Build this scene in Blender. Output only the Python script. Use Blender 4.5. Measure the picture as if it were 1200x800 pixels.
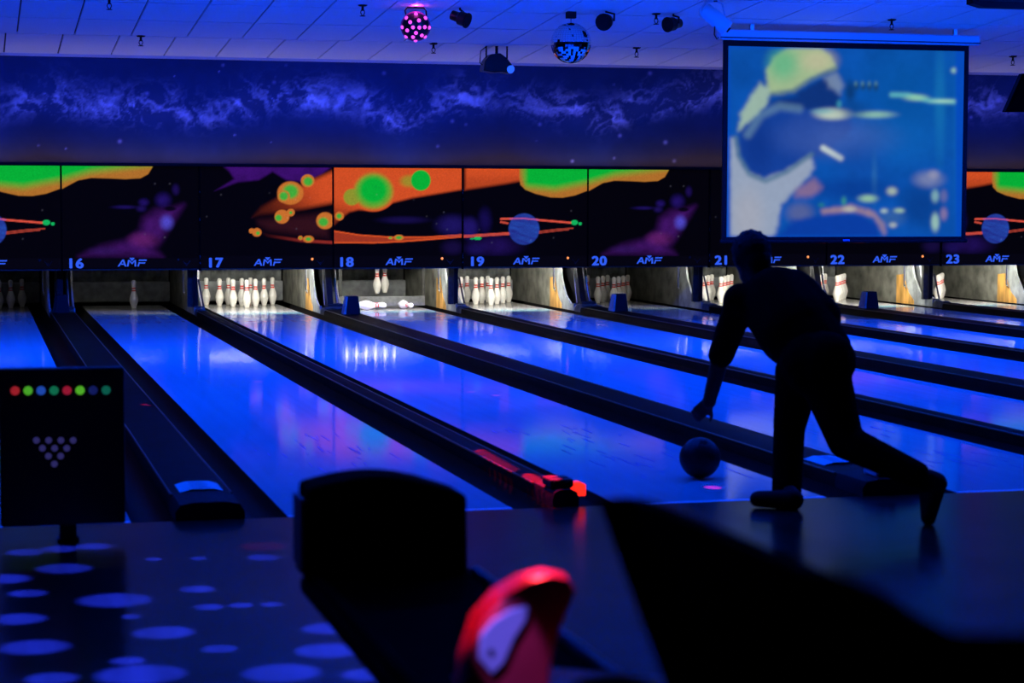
import bpy, bmesh, math, random
import numpy as np
from mathutils import Vector, Matrix

random.seed(7); np.random.seed(7)
for o in list(bpy.data.objects): bpy.data.objects.remove(o)
S = bpy.context.scene
COL = S.collection

# ------------------------------------------------------------------ camera
CAM = np.array([-2.7039, -9.353, 1.4592]); YAW, PIT, ROL, FPX = 0.2543, 0.0687, 0.0028, 2412.95
_F = np.array([math.sin(YAW)*math.cos(PIT), math.cos(YAW)*math.cos(PIT), -math.sin(PIT)])
_R = np.array([math.cos(YAW), -math.sin(YAW), 0.0]); _U = np.cross(_R, _F)
_R2 = math.cos(ROL)*_R + math.sin(ROL)*_U; _U2 = -math.sin(ROL)*_R + math.cos(ROL)*_U
def ray(u, v): return _F + _R2*(u-600)/FPX + _U2*(400-v)/FPX
def at(u, v, Y):                       # point on the plane y = Y
    d = ray(u, v); return Vector(CAM + d*(Y-CAM[1])/d[1])
def ground(u, v, z=0.0):               # point on the horizontal plane
    d = ray(u, v); return Vector(CAM + d*(z-CAM[2])/d[2])
def project(P):                        # (n,3) -> photo pixels
    d = np.asarray(P) - CAM; z = d@_F
    return 600+FPX*(d@_R2)/z, 400-FPX*(d@_U2)/z
cd = bpy.data.cameras.new('camera'); cam = bpy.data.objects.new('camera', cd); COL.objects.link(cam)
cd.sensor_width = 36; cd.lens = FPX/1200*36; cd.clip_end = 200; cd.clip_start = .05
m = Matrix.Identity(4)
for i in range(3):
    m[i][0] = _R2[i]; m[i][1] = _U2[i]; m[i][2] = -_F[i]; m[i][3] = CAM[i]
cam.matrix_world = m; S.camera = cam
cd.dof.use_dof = True; cd.dof.focus_distance = 20.0; cd.dof.aperture_fstop = 3.4

# ------------------------------------------------------------------ world, exposure
w = bpy.data.worlds.new('world'); S.world = w; w.use_nodes = True
w.node_tree.nodes['Background'].inputs[0].default_value = (.002, .004, .02, 1)
w.node_tree.nodes['Background'].inputs[1].default_value = .5
S.view_settings.view_transform = 'Standard'; S.view_settings.look = 'None'
S.view_settings.exposure = 0.0; S.view_settings.gamma = 1.0; S.view_settings.use_curve_mapping = False
UV_POWER = {1.6: 66.0, 6.0: 155.0, 9.8: 262.0}          # black-light tubes over the lanes, per row
UV_COLOR = (.0, .058, 1.0)
COVE_POWER = 4.5         # dim strips on top of the masking units
PIN_LIGHT = {14: .4, 15: .6, 16: 2, 17: 42, 18: 30, 19: 42, 20: 4, 21: 38, 22: 38, 23: 38, 24: 0.}

# ------------------------------------------------------------------ materials
def s2l(c): return tuple(((x/255)/12.92 if x/255 <= .04045 else ((x/255+.055)/1.055)**2.4) for x in c)
MATS = {}
def mat(name, col, rough=.5, metal=0, emit=None, estr=0, noise=0, nscale=20, spec=.5, bump=0, coat=0):
    if name in MATS: return MATS[name]
    M = bpy.data.materials.new(name); M.use_nodes = True; nt = M.node_tree; b = nt.nodes['Principled BSDF']
    b.inputs['Base Color'].default_value = (*col, 1); b.inputs['Roughness'].default_value = rough
    b.inputs['Metallic'].default_value = metal; b.inputs['Specular IOR Level'].default_value = spec
    b.inputs['Coat Weight'].default_value = coat
    if emit: b.inputs['Emission Color'].default_value = (*emit, 1); b.inputs['Emission Strength'].default_value = estr
    if noise or bump:
        tc = nt.nodes.new('ShaderNodeTexCoord'); n = nt.nodes.new('ShaderNodeTexNoise')
        n.inputs['Scale'].default_value = nscale; n.inputs['Detail'].default_value = 6
        nt.links.new(tc.outputs['Object'], n.inputs['Vector'])
        if noise:
            r = nt.nodes.new('ShaderNodeValToRGB'); e = r.color_ramp.elements
            e[0].position = .3; e[1].position = .7
            e[0].color = (*[c*(1-noise) for c in col], 1); e[1].color = (*[min(1, c*(1+noise)) for c in col], 1)
            nt.links.new(n.outputs['Fac'], r.inputs['Fac']); nt.links.new(r.outputs['Color'], b.inputs['Base Color'])
        if bump:
            bp = nt.nodes.new('ShaderNodeBump'); bp.inputs['Strength'].default_value = bump; bp.inputs['Distance'].default_value = .01
            nt.links.new(n.outputs['Fac'], bp.inputs['Height']); nt.links.new(bp.outputs['Normal'], b.inputs['Normal'])
    MATS[name] = M; return M
def attr_mat(name, base, emit, rough=.5, spec=.3):
    """flat print: colours read from the mesh colour attribute 'print'"""
    M = bpy.data.materials.new(name); M.use_nodes = True; nt = M.node_tree; b = nt.nodes['Principled BSDF']
    a = nt.nodes.new('ShaderNodeAttribute'); a.attribute_name = 'print'
    b.inputs['Roughness'].default_value = rough; b.inputs['Specular IOR Level'].default_value = spec
    if base:
        nt.links.new(a.outputs['Color'], b.inputs['Base Color'])
    else:
        b.inputs['Base Color'].default_value = (.002, .002, .002, 1)
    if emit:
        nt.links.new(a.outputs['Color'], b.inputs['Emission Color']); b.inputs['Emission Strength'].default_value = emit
    MATS[name] = M; return M
def wood_mat(name, col, rough, boards, axis_scale=(1, .03, 1), spec=.5, var=.3):
    M = bpy.data.materials.new(name); M.use_nodes = True; nt = M.node_tree; b = nt.nodes['Principled BSDF']
    tc = nt.nodes.new('ShaderNodeTexCoord'); mp = nt.nodes.new('ShaderNodeMapping'); mp.inputs['Scale'].default_value = axis_scale
    nt.links.new(tc.outputs['Object'], mp.inputs['Vector'])
    n = nt.nodes.new('ShaderNodeTexNoise'); n.inputs['Scale'].default_value = boards; n.inputs['Detail'].default_value = 3
    nt.links.new(mp.outputs['Vector'], n.inputs['Vector'])
    r = nt.nodes.new('ShaderNodeValToRGB'); e = r.color_ramp.elements; e[0].position = .35; e[1].position = .65
    e[0].color = (*[c*(1-var) for c in col], 1); e[1].color = (*[min(1, c*(1+var)) for c in col], 1)
    nt.links.new(n.outputs['Fac'], r.inputs['Fac']); nt.links.new(r.outputs['Color'], b.inputs['Base Color'])
    n2 = nt.nodes.new('ShaderNodeTexNoise'); n2.inputs['Scale'].default_value = 2.0
    nt.links.new(tc.outputs['Object'], n2.inputs['Vector'])
    mr = nt.nodes.new('ShaderNodeMapRange'); mr.inputs['To Min'].default_value = rough*.7; mr.inputs['To Max'].default_value = rough*1.4
    nt.links.new(n2.outputs['Fac'], mr.inputs['Value']); nt.links.new(mr.outputs['Result'], b.inputs['Roughness'])
    b.inputs['Specular IOR Level'].default_value = spec
    MATS[name] = M; return M

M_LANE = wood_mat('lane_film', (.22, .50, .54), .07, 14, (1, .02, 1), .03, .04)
M_DECK = wood_mat('pin_deck_wood', (.62, .60, .56), .10, 18, (1, .03, 1), .5, .12)
M_APP = wood_mat('approach_wood', (.026, .016, .014), .20, 10, (1, .04, 1), .05, .25)
M_GUT = mat('gutter_plastic', (.004, .003, .003), .5, noise=.3, spec=.02)
M_CAP = mat('capping_plastic', (.010, .006, .005), .5, noise=.4, nscale=6, spec=.02)
M_CAPTRIM = mat('capping_edge', (.12, .07, .04), .35, noise=.3)
M_SHOE = mat('capping_shoe', (.12, .12, .10), .6, noise=.4, nscale=14, spec=.2)
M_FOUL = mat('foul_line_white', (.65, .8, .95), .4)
M_BLACK = mat('black_paint', (.004, .004, .005), .7, spec=.15)
M_VINYL = mat('matt_black_vinyl', (.002, .002, .0025), .9, spec=.03)
M_BLACKG = mat('black_gloss', (.005, .005, .006), .35, spec=.3)
M_PIN = mat('pin_plastic', (.84, .82, .76), .22, noise=.05, nscale=9, coat=.3)
M_RED = mat('pin_stripe_red', (.75, .035, .02), .3)
M_PINBASE = mat('pin_base_nylon', (.55, .52, .42), .5)
M_CURT = mat('pit_curtain_grey', (.16, .17, .165), .9, noise=.5, nscale=8)
M_CUSH = mat('pit_cushion_grey', (.32, .34, .35), .8, noise=.3, nscale=10)
M_KICK = mat('kickback_grey', (.20, .20, .165), .7, noise=.5, nscale=5)
M_KWOOD = wood_mat('kickback_wood', (.62, .33, .08), .5, 9, (1, 1, .3), .3, .35)
M_STEEL = mat('brushed_steel', (.42, .44, .45), .35, metal=.6, noise=.2)
M_CHROME = mat('chrome', (.8, .8, .82), .15, metal=1)
M_POST = mat('post_dark_grey', (.045, .045, .04), .6, noise=.3, spec=.15)
M_CEIL = mat('ceiling_tile_white', (.84, .84, .85), .9, noise=.05, nscale=60, spec=.1)
M_GRID = mat('ceiling_grid', (.05, .05, .06), .7)
M_TRIM = mat('cornice_white', (.55, .55, .6), .7)
M_WALL = mat('wall_dark', (.02, .02, .03), .8, noise=.2)
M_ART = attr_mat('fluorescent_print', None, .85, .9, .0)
M_MURAL = attr_mat('mural_paint', True, 0, .8, .1)
M_VIDEO = attr_mat('projected_video', None, 1.0, .8, .0)
M_SIGN = mat('fluorescent_blue_letters', (.004, .01, .02), .9, emit=s2l((48, 92, 240)), estr=1.0, spec=0)
M_CLOTH = mat('black_shirt', (.0025, .0025, .003), .95, spec=.03)
M_JEAN = mat('dark_trousers', (.0025, .0025, .003), .95, spec=.03)
M_SKIN = mat('skin', (.03, .016, .012), .6, spec=.2)
M_HAIR = mat('black_hair', (.004, .003, .003), .7, spec=.2)
M_WHITEP = mat('white_enamel', (.62, .64, .68), .4)
M_PAPER = mat('paper', (.75, .75, .8), .8)

# ------------------------------------------------------------------ mesh helpers
class MB:
    def __init__(s): s.v = []; s.f = []
    def add(s, vs, fs):
        k = len(s.v); s.v += [tuple(x) for x in vs]; s.f += [tuple(i+k for i in f) for f in fs]; return s
    def box(s, x0, x1, y0, y1, z0, z1):
        return s.add([(x, y, z) for x in (x0, x1) for y in (y0, y1) for z in (z0, z1)],
                     [(0,1,3,2),(4,6,7,5),(0,4,5,1),(2,3,7,6),(0,2,6,4),(1,5,7,3)])
    def prism(s, poly, a, b, axis='y'):
        """poly of 2D points extruded along axis from a to b"""
        n = len(poly)
        def P(p, t): return {'y': (p[0], t, p[1]), 'x': (t, p[0], p[1]), 'z': (p[0], p[1], t)}[axis]
        return s.add([P(p, a) for p in poly]+[P(p, b) for p in poly],
                     [tuple(range(n))[::-1], tuple(range(n, 2*n))]+[(i, (i+1) % n, n+(i+1) % n, n+i) for i in range(n)])
    def tube(s, pts, r, n=8, closed=False):
        pts = [Vector(p) for p in pts]; rs = r if isinstance(r, (list, tuple)) else [r]*len(pts)
        rings = []; up = None
        for i, p in enumerate(pts):
            d = (pts[min(i+1, len(pts)-1)]-pts[max(i-1, 0)]).normalized()
            if up is None: up = Vector((0, 0, 1)) if abs(d.z) < .9 else Vector((1, 0, 0))
            a = d.cross(up).normalized(); b = a.cross(d).normalized(); up = b
            rings.append([p+(a*math.cos(t)+b*math.sin(t))*rs[i] for t in [2*math.pi*k/n for k in range(n)]])
        k = len(pts); vs = [v for rg in rings for v in rg]
        fs = [(i*n+j, i*n+(j+1) % n, (i+1)*n+(j+1) % n, (i+1)*n+j) for i in range(k-1) for j in range(n)]
        fs += [tuple(range(n))[::-1], tuple(range((k-1)*n, k*n))]
        return s.add(vs, fs)
    def lathe(s, prof, n=16, c=(0, 0, 0), mtx=None):
        """prof list of (r,z)"""
        vs = [Vector((r*math.cos(2*math.pi*k/n), r*math.sin(2*math.pi*k/n), z)) for r, z in prof for k in range(n)]
        if mtx: vs = [mtx@v for v in vs]
        vs = [v+Vector(c) for v in vs]; m_ = len(prof)
        fs = [(i*n+j, i*n+(j+1) % n, (i+1)*n+(j+1) % n, (i+1)*n+j) for i in range(m_-1) for j in range(n)]
        if prof[0][0] > 1e-5: fs.append(tuple(range(n))[::-1])
        if prof[-1][0] > 1e-5: fs.append(tuple(range((m_-1)*n, m_*n)))
        return s.add(vs, fs)
    def ell(s, c, r, n=16, m_=10, mtx=None):
        r = r if isinstance(r, (tuple, list)) else (r, r, r); vs = []
        for i in range(m_+1):
            t = math.pi*i/m_
            for k in range(n):
                a = 2*math.pi*k/n
                v = Vector((r[0]*math.sin(t)*math.cos(a), r[1]*math.sin(t)*math.sin(a), -r[2]*math.cos(t)))
                vs.append((mtx@v if mtx else v)+Vector(c))
        return s.add(vs, [(i*n+j, i*n+(j+1) % n, (i+1)*n+(j+1) % n, (i+1)*n+j) for i in range(m_) for j in range(n)])
    def cap(s, a, b, ra, rb, n=14):
        """tapered limb with round ends"""
        a = Vector(a); b = Vector(b); d = (b-a).normalized()
        pts = []; rs = []
        for t in (80, 60, 40, 20): pts.append(a-d*ra*math.sin(math.radians(t))); rs.append(ra*math.cos(math.radians(t)))
        for k in range(5): f = k/4; pts.append(a.lerp(b, f)); rs.append(ra+(rb-ra)*f)
        for t in (20, 40, 60, 80): pts.append(b+d*rb*math.sin(math.radians(t))); rs.append(rb*math.cos(math.radians(t)))
        return s.tube(pts, rs, n)
    def mesh(s, name, mats, smooth=False, bevel=0):
        me = bpy.data.meshes.new(name); me.from_pydata(s.v, [], s.f)
        bm = bmesh.new(); bm.from_mesh(me)
        bmesh.ops.remove_doubles(bm, verts=bm.verts, dist=1e-5)
        bmesh.ops.recalc_face_normals(bm, faces=bm.faces)
        if bevel: bmesh.ops.bevel(bm, geom=list(bm.edges), offset=bevel, segments=2, affect='EDGES', profile=.5)
        bm.to_mesh(me); bm.free()
        me.materials.append(mats)
        if smooth:
            me.polygons.foreach_set('use_smooth', [True]*len(me.polygons)); me.set_sharp_from_angle(angle=math.radians(40))
        return me
    def build(s, name, material, parent=None, smooth=False, bevel=0, loc=None, rot=None):
        return link(name, s.mesh(name, material, smooth, bevel), parent, loc, rot)
def link(name, data, parent=None, loc=None, rot=None):
    o = bpy.data.objects.new(name, data); COL.objects.link(o); o.parent = parent
    if loc is not None: o.location = loc
    if rot is not None: o.rotation_euler = rot
    return o
def tag(o, label=None, cat=None, group=None, kind=None):
    if label: o['label'] = label
    if cat: o['category'] = cat
    if group: o['group'] = group
    if kind: o['kind'] = kind
    return o
def empty(name, loc, label=None, cat=None, group=None, rz=0, kind=None):
    o = link(name, None, None, loc, (0, 0, rz)); o.empty_display_size = .05
    return tag(o, label, cat, group, kind)
def remeshed(mb, name, material, parent, voxel=.012, smooth=6):
    o = mb.build(name, material, None)
    md = o.modifiers.new('r', 'REMESH'); md.mode = 'VOXEL'; md.voxel_size = voxel
    sm = o.modifiers.new('s', 'SMOOTH'); sm.iterations = smooth; sm.factor = .5
    dg = bpy.context.evaluated_depsgraph_get(); me = bpy.data.meshes.new_from_object(o.evaluated_get(dg))
    o.modifiers.clear(); o.data = me; me.polygons.foreach_set('use_smooth', [True]*len(me.polygons))
    if not me.materials: me.materials.append(material)
    o.parent = parent
    if parent: o.matrix_parent_inverse = Matrix.Translation(parent.location).inverted()
    return o
def lamp(name, kind, loc, energy, color, parent=None, target=None, **kw):
    L = bpy.data.lights.new(name, kind); L.energy = energy; L.color = color
    for k, v in kw.items(): setattr(L, k, v)
    o = link(name, L, None, loc)
    if target is not None:
        o.rotation_euler = (Vector(target)-Vector(loc)).to_track_quat('-Z', 'Y').to_euler()
    if parent:
        o.parent = parent; o.matrix_parent_inverse = Matrix.Translation(parent.location).inverted()
    return o

# ------------------------------------------------------------------ dimensions
LW, G1, G2 = 1.066, .716, .531
P = 2*LW+G1+G2
GW = .20                                  # gutter width
YM = 16.62; ZB, ZT, ZC = .585, 1.864, 3.22
SLOPE = .07
def zceil(y): return ZC+SLOPE*(YM-y) if y > 0 else ZC+SLOPE*YM
def ceilpt(u, v):
    d = ray(u, v); t = (ZC+SLOPE*(YM-CAM[1])-CAM[2])/(d[2]+SLOPE*d[1]); return Vector(CAM+d*t)
def lane_c(n):
    k = (n-17)//2
    return k*P+G2/2+LW/2+((n-17) % 2)*(LW+G1)
LANES = list(range(14, 25))
WORD = dict(zip(range(14, 25), 'fourteen fifteen sixteen seventeen eighteen nineteen twenty twenty-one twenty-two twenty-three twenty-four'.split()))
XL, XR = lane_c(14)-LW/2-.45, lane_c(24)+LW/2+.45

# ------------------------------------------------------------------ setting: floor, walls, ceiling
f = MB().box(-14, 22, -16, 0, -.3, 0).build('floor', M_APP); tag(f, 'dark polished wooden approach in front of the lanes', kind='structure')
f = MB().box(-14, 22, 0, 22, -.4, -.15).build('floor', M_BLACK); tag(f, 'dark subfloor beneath the lanes', kind='structure')
tag(MB().box(-14.2, -14, -16, 22, -.3, 5).build('wall_left', M_WALL), 'dark side wall on the left', kind='structure')
tag(MB().box(22, 22.2, -16, 22, -.3, 5).build('wall_right', M_WALL), 'dark side wall on the right', kind='structure')
tag(MB().box(-14, 22, -16.2, -16, -.3, 5).build('wall_rear', M_WALL), 'dark wall behind the seating', kind='structure')
tag(MB().box(-14, 22, 21.8, 22, -.3, 3.6).build('wall_pit', M_BLACK), 'black wall behind the pinsetters', kind='structure')
# floor between lane block and side walls
tag(MB().box(-14, XL, 0, YM, -.15, .02).build('floor', M_APP), 'dark floor left of the lanes', kind='structure')
tag(MB().box(XR, 22, 0, YM, -.15, .02).build('floor', M_APP), 'dark floor right of the lanes', kind='structure')

# ---- mural wall
def vnoise(x, y, seed):
    rs = np.random.RandomState(seed); T = rs.rand(64, 64)
    xi = np.floor(x).astype(int); yi = np.floor(y).astype(int); fx = x-xi; fy = y-yi
    fx = fx*fx*(3-2*fx); fy = fy*fy*(3-2*fy)
    g = lambda a, b: T[a % 64, b % 64]
    return (g(xi, yi)*(1-fx)+g(xi+1, yi)*fx)*(1-fy)+(g(xi, yi+1)*(1-fx)+g(xi+1, yi+1)*fx)*fy
def fbm(x, y, seed, oct=5):
    a = np.zeros_like(x); s_ = 0; amp = 1
    for k in range(oct): a += amp*vnoise(x*2**k, y*2**k, seed+k); s_ += amp; amp *= .55
    return a/s_
def ridged(x, y, seed, oct=5):
    a = np.zeros_like(x); s_ = 0; amp = 1
    for k in range(oct): a += amp*(1-np.abs(2*vnoise(x*2**k, y*2**k, seed+k)-1))**3; s_ += amp; amp *= .6
    return a/s_
def grid_print(name, x0, x1, z0, z1, nx, nz, y, fn, material, parent=None):
    """a flat printed sheet facing -y; fn(X, Z) -> linear rgb array"""
    X, Z = np.meshgrid(np.linspace(x0, x1, nx), np.linspace(z0, z1, nz)); X = X.ravel(); Z = Z.ravel()
    V = np.stack([X, np.full_like(X, y), Z], 1)
    i = (np.arange(nz-1)[:, None]*nx+np.arange(nx-1)[None]).ravel()
    Fc = np.stack([i, i+1, i+nx+1, i+nx], 1)
    me = bpy.data.meshes.new(name); me.from_pydata(V.tolist(), [], Fc.tolist())
    c = fn(X, Z); a = me.color_attributes.new('print', 'FLOAT_COLOR', 'POINT')
    a.data.foreach_set('color', np.concatenate([c, np.ones((len(c), 1))], 1).astype(np.float32).ravel())
    me.materials.append(material)
    return link(name, me, parent)
L = lambda *c: np.array(s2l(c))
def lin_of(img): return np.where(img <= .04045, img/12.92, ((np.maximum(img, 0)+.055)/1.055)**2.4)
def mural(X, Z):
    u, v = project(np.stack([X, np.full_like(X, YM), Z], 1))
    ln = np.interp(u, [-400, -150, 0, 45, 100, 180, 250, 330, 420, 470, 530, 590, 650, 700, 760, 830, 900, 1000, 1150, 1250, 1500],
                   [120, 130, 126, 112, 122, 132, 134, 118, 122, 142, 122, 112, 130, 140, 124, 112, 125, 120, 128, 118, 125])
    wob = (fbm(u/60, v/60, 3)-.5)*40
    d = (v-ln+wob*.55)
    band = np.where(d < 0, np.exp(-(d/21)**2), np.exp(-(d/13)**2))
    a = (fbm(u/34+3, v/34, 50)-.5)*2.4; b = (fbm(u/34+9, v/34+5, 70)-.5)*2.4
    rg = ridged(u/46+a, v/30+b, 11, 5)
    fine = ridged(u/20+a*1.4+.4*v/20, v/15+b*1.4, 33, 4)
    pat = .35+.65*np.clip((fbm(u/90, v/400, 21)-.33)*4.5, 0, 1)
    cl = band*pat*(np.clip((rg-.36)*2.6, 0, 1)*.85+.5*np.clip((fine-.42)*2.4, 0, 1)+.04)
    up = np.clip((v-(ln+15))/55, 0, 1)[:, None]
    base = (1-up)*np.array([.018, .05, .15])+up*np.array([.040, .026, .024])
    base = base*(.8+.4*fbm(u/25, v/25, 5))[:, None]
    c = base+cl[:, None]*np.array([.46, .42, .52])*1.7
    rs = np.random.RandomState(5)
    for k in range(70):
        su, sv = rs.uniform(-300, 1400), rs.uniform(66, 190); r = rs.uniform(.7, 2.2)
        c = c+(np.exp(-((u-su)**2+(v-sv)**2)/r**2)*rs.uniform(.15, .5))[:, None]*np.array([.7, .6, .9])
    return np.clip(c, 0, .95)
wb = MB().box(-14, 22, YM+.02, YM+.2, ZT-.05, ZC).build('wall_back', M_WALL)
tag(wb, 'wall above the pin decks painted with a night sky mural', kind='structure')
ms = grid_print('mural_sheet', -8, 16, ZT, ZC, 1300, 80, YM+.012, mural, M_MURAL, wb)
ms['label'] = 'violet lightning-like clouds and stars on deep blue'
t = MB().box(-14, 22, YM-.04, YM+.02, ZC-.028, ZC+.01).build('trim_1', M_TRIM); tag(t, 'thin pale cornice where mural meets ceiling', kind='structure')

# ---- ceiling of lay-in tiles
ce = MB()
ce.add([(-14, 22, ZC+SLOPE*(YM-22)+.04), (22, 22, ZC+SLOPE*(YM-22)+.04), (22, 0, zceil(0)+.04), (-14, 0, zceil(0)+.04), (-14, -16, zceil(0)+.04), (22, -16, zceil(0)+.04),
        (-14, 22, ZC+SLOPE*(YM-22)+.2), (22, 22, ZC+SLOPE*(YM-22)+.2), (22, 0, zceil(0)+.2), (-14, 0, zceil(0)+.2), (-14, -16, zceil(0)+.2), (22, -16, zceil(0)+.2)],
       [(0,1,2,3),(3,2,5,4),(6,9,8,7),(9,10,11,8),(0,6,7,1),(4,5,11,10),(0,3,9,6),(3,4,10,9),(1,7,8,2),(2,8,11,5)])
ceil = ce.build('ceiling', M_GRID); tag(ceil, 'sloping suspended ceiling of white lay-in tiles', kind='structure')
TW = .640
off0 = ceilpt(69, 59).x+TW/2; off1 = ceilpt(87, 41).x+TW/2
rows = [16.60, 14.98, 13.80, 12.62, 11.44, 10.26]
tile_mesh = {}
for r in range(len(rows)-1):
    y1, y0 = rows[r], rows[r+1]; gap = .012; ln = y1-y0
    key = round(ln, 3)
    if key not in tile_mesh:
        mb = MB(); hw = TW/2-gap*.8; hl = ln/2-.02
        vs = [(x, y, -SLOPE*y+z) for x in (-hw, hw) for y in (-hl, hl) for z in (0, .025)]
        mb.add(vs, [(0,1,3,2),(4,6,7,5),(0,4,5,1),(2,3,7,6),(0,2,6,4),(1,5,7,3)])
        tile_mesh[key] = mb.mesh('ceiling_tile', M_CEIL)
    ym = (y0+y1)/2; off = (off0 if r == 0 else off1) % TW
    for k in range(-6, 21):
        link('ceiling_tile', tile_mesh[key], ceil, (k*TW+off, ym, zceil(ym)))
# far part of the ceiling in front of the frame stays one sheet of tile surface
mb = MB(); mb.add([(-14, 10.25, zceil(10.25)), (22, 10.25, zceil(10.25)), (22, 0, zceil(0)), (-14, 0, zceil(0)), (-14, -16, zceil(0)), (22, -16, zceil(0))], [(0, 1, 2, 3), (3, 2, 5, 4)])
tag(mb.build('ceiling_tile_field', M_CEIL, ceil), kind='stuff')

# ------------------------------------------------------------------ lanes, gutters, cappings
def gutter_prof(n=10, w_=GW, dp=.085):
    pts = [(-w_/2+w_*k/n, -dp*math.sin(math.pi*k/n)**.6 if 0 < k < n else -.004) for k in range(n+1)]
    return pts+[(w_/2, -.12), (-w_/2, -.12)]
LE = 17.1     # where the lane bed meets the pin deck
mb_l = MB().box(-LW/2, LW/2, .05, LE, -.12, 0).mesh('lane_bed', M_LANE)
mb_d = MB().box(-LW/2, LW/2, LE, 19.25, -.12, 0).mesh('pin_deck', M_DECK)
mb_g = MB().prism(gutter_prof(), 0.02, 19.25).mesh('gutter', M_GUT, True)
mb_f = MB().box(-LW/2, LW/2, .0, .05, -.12, .0005).mesh('foul_line', M_FOUL)
mb_a = MB()
for k in range(-3, 4):
    yy = 4.9-abs(k)*.28
    mb_a.prism([(k*.135-.016, yy-.08), (k*.135+.016, yy-.08), (k*.135, yy+.08)], .0003, .0012, 'z')
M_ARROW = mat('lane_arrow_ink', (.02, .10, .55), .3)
mb_a = mb_a.mesh('aiming_arrows', M_ARROW)
# worn heel marks on the front of the lane
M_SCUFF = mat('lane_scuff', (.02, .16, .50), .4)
def scuffs(seed):
    rs = random.Random(seed); mb = MB()
    for k in range(34):
        x = rs.gauss(0, .2); y = rs.uniform(.7, 3.2); ln = rs.uniform(.05, .35); wd = rs.uniform(.002, .006); a = rs.gauss(0, .06)
        x = max(-.45, min(.45, x))
        mb.prism([(x-wd, y), (x+wd, y), (x+wd+a*ln, y+ln), (x-wd+a*ln, y+ln)], .0003, .0009, 'z')
    return mb.mesh('scuff_marks', M_SCUFF)
for n in LANES:
    e = empty('bowling_lane', (lane_c(n), 0, 0), 'glossy blue-lit bowling lane running to the sign numbered %s' % WORD[n] if n not in (14, 15, 24) else
              'glossy blue-lit bowling lane at the %s edge, %s' % (('far left', 'outermost lane') if n == 14 else ('left', 'next to lane sixteen') if n == 15 else ('far right', 'next to lane twenty-three')), 'bowling lane', 'bowling lanes')
    link('lane_bed', mb_l, e); link('pin_deck', mb_d, e); link('foul_line', mb_f, e)
    link('gutter', mb_g, e, (-LW/2-GW/2, 0, 0)); link('gutter', mb_g, e, (LW/2+GW/2, 0, 0))
    if n in (16, 17, 18): tag(link('scuff_marks', scuffs(n), e), kind='stuff')
def cap_prof(hw, h=.075):
    return [(-hw, -.12), (hw, -.12), (hw, h*.45), (hw*.86, h*.85), (hw*.45, h), (-hw*.45, h), (-hw*.86, h*.85), (-hw, h*.45)]
CAPH = .075
def boundary_x(n):                        # boundary between lane n and n+1
    return (lane_c(n)+lane_c(n+1))/2
for n in LANES[:-1]:
    wide = n % 2 == 1
    hw = (G1 if wide else G2)/2-GW
    x = boundary_x(n)
    e = empty('lane_capping', (x, 0, 0), 'long dark raised capping between lanes %s and %s' % (WORD[n], WORD[n+1]), 'capping', 'cappings between lanes')
    MB().prism(cap_prof(hw), .36, 16.4).build('cover', M_CAP, e, True)
    MB().prism(cap_prof(hw*.998, CAPH*1.06), .02, .37).build('end_piece', mat('end_piece_vinyl', (.018, .020, .024), .6, bump=.4, nscale=30, spec=.03), e, True)
    MB().prism(cap_prof(hw*.999, CAPH*1.2), 16.4, 16.68).build('end_shoe', M_SHOE, e, True)
    for s_ in (-1, 1):
        MB().tube([(s_*hw*.9, .4, CAPH*.84), (s_*hw*.9, 16.4, CAPH*.84)], .006, 6).build('edge_strip', M_CAPTRIM, e)

# ------------------------------------------------------------------ pin decks, kickbacks, pinsetters
hw_l = LW/2+GW-.022
for n in LANES:
    x = lane_c(n)
    e = empty('pinsetter', (x, 0, 0), 'pinsetter bay with grey pit curtain behind the pins of lane %s' % WORD[n], 'pinsetter', 'pinsetter bays')
    mb = MB()
    for k in range(12):                    # gently pleated curtain
        x0 = -hw_l+2*hw_l*k/12; x1 = x0+2*hw_l/12
        mb.prism([(x0, 20.0), ((x0+x1)/2, 20.03), (x1, 20.0), (x1, 20.06), (x0, 20.06)], .004, 1.2, 'z')
    mb.build('pit_curtain', M_CURT, e)
    MB().box(-hw_l, hw_l, 19.82, 19.95, .02, .30).build('pit_cushion', M_CUSH, e, bevel=.015)
    MB().box(-hw_l, hw_l, YM+.3, 20.1, 1.2, 1.25).build('spill_lid', M_BLACK, e)  # unseen lid added to keep the pin deck light from leaking
    # pin table edge just above the opening
    tb = MB().box(-.52, .52, 18.1, 18.14, .62 if n != 18 else .57, .70); tb.build('pin_table', M_STEEL, e)
    MB().box(-.45, .45, YM+.10, YM+.16, .70, .76).build('light_housing', M_WHITEP, e)
    if PIN_LIGHT[n] > 0:
        lamp('pin_deck_lamp', 'AREA', (x, YM+.2, .74), PIN_LIGHT[n], (1, .97, .88), e, (x, 18.9, .10), shape='RECTANGLE', size=.9, size_y=.07)
    xr = hw_l-.03
    MB().tube([(xr, 17.5, .75), (xr, 17.5, .33)], .014, 8).build('chrome_rod', M_CHROME, e, True)
    MB().tube([(xr, 17.5, .36), (xr, 17.5, .26), (xr+.01, 17.46, .22), (xr+.015, 17.5, .27)], .010, 6).build('rod_hook', M_CHROME, e, True)
    if n == 18:                            # sweep bar lowered, pins lifted
        MB().box(-.62, .55, 17.75, 17.80, .035, .165).build('sweep_bar', mat('sweep_grey', (.10, .105, .105), .7, noise=.3), e, bevel=.008)
        for s_ in (-.6, .53): MB().box(s_-.02, s_+.02, 17.76, 17.79, .15, .75).build('sweep_arm', M_POST, e)
        MB().prism([(-.55, .62), (-.1, .555), (.1, .555), (.55, .62), (.55, .65), (.1, .585), (-.1, .585), (-.55, .65)], 17.95, 18.0).build('table_rail', M_STEEL, e)
        for k in range(8): MB().box(-.5+k*.13, -.47+k*.13, 17.93, 17.95, .60, .66).build('table_bolt', M_CHROME, e)

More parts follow.
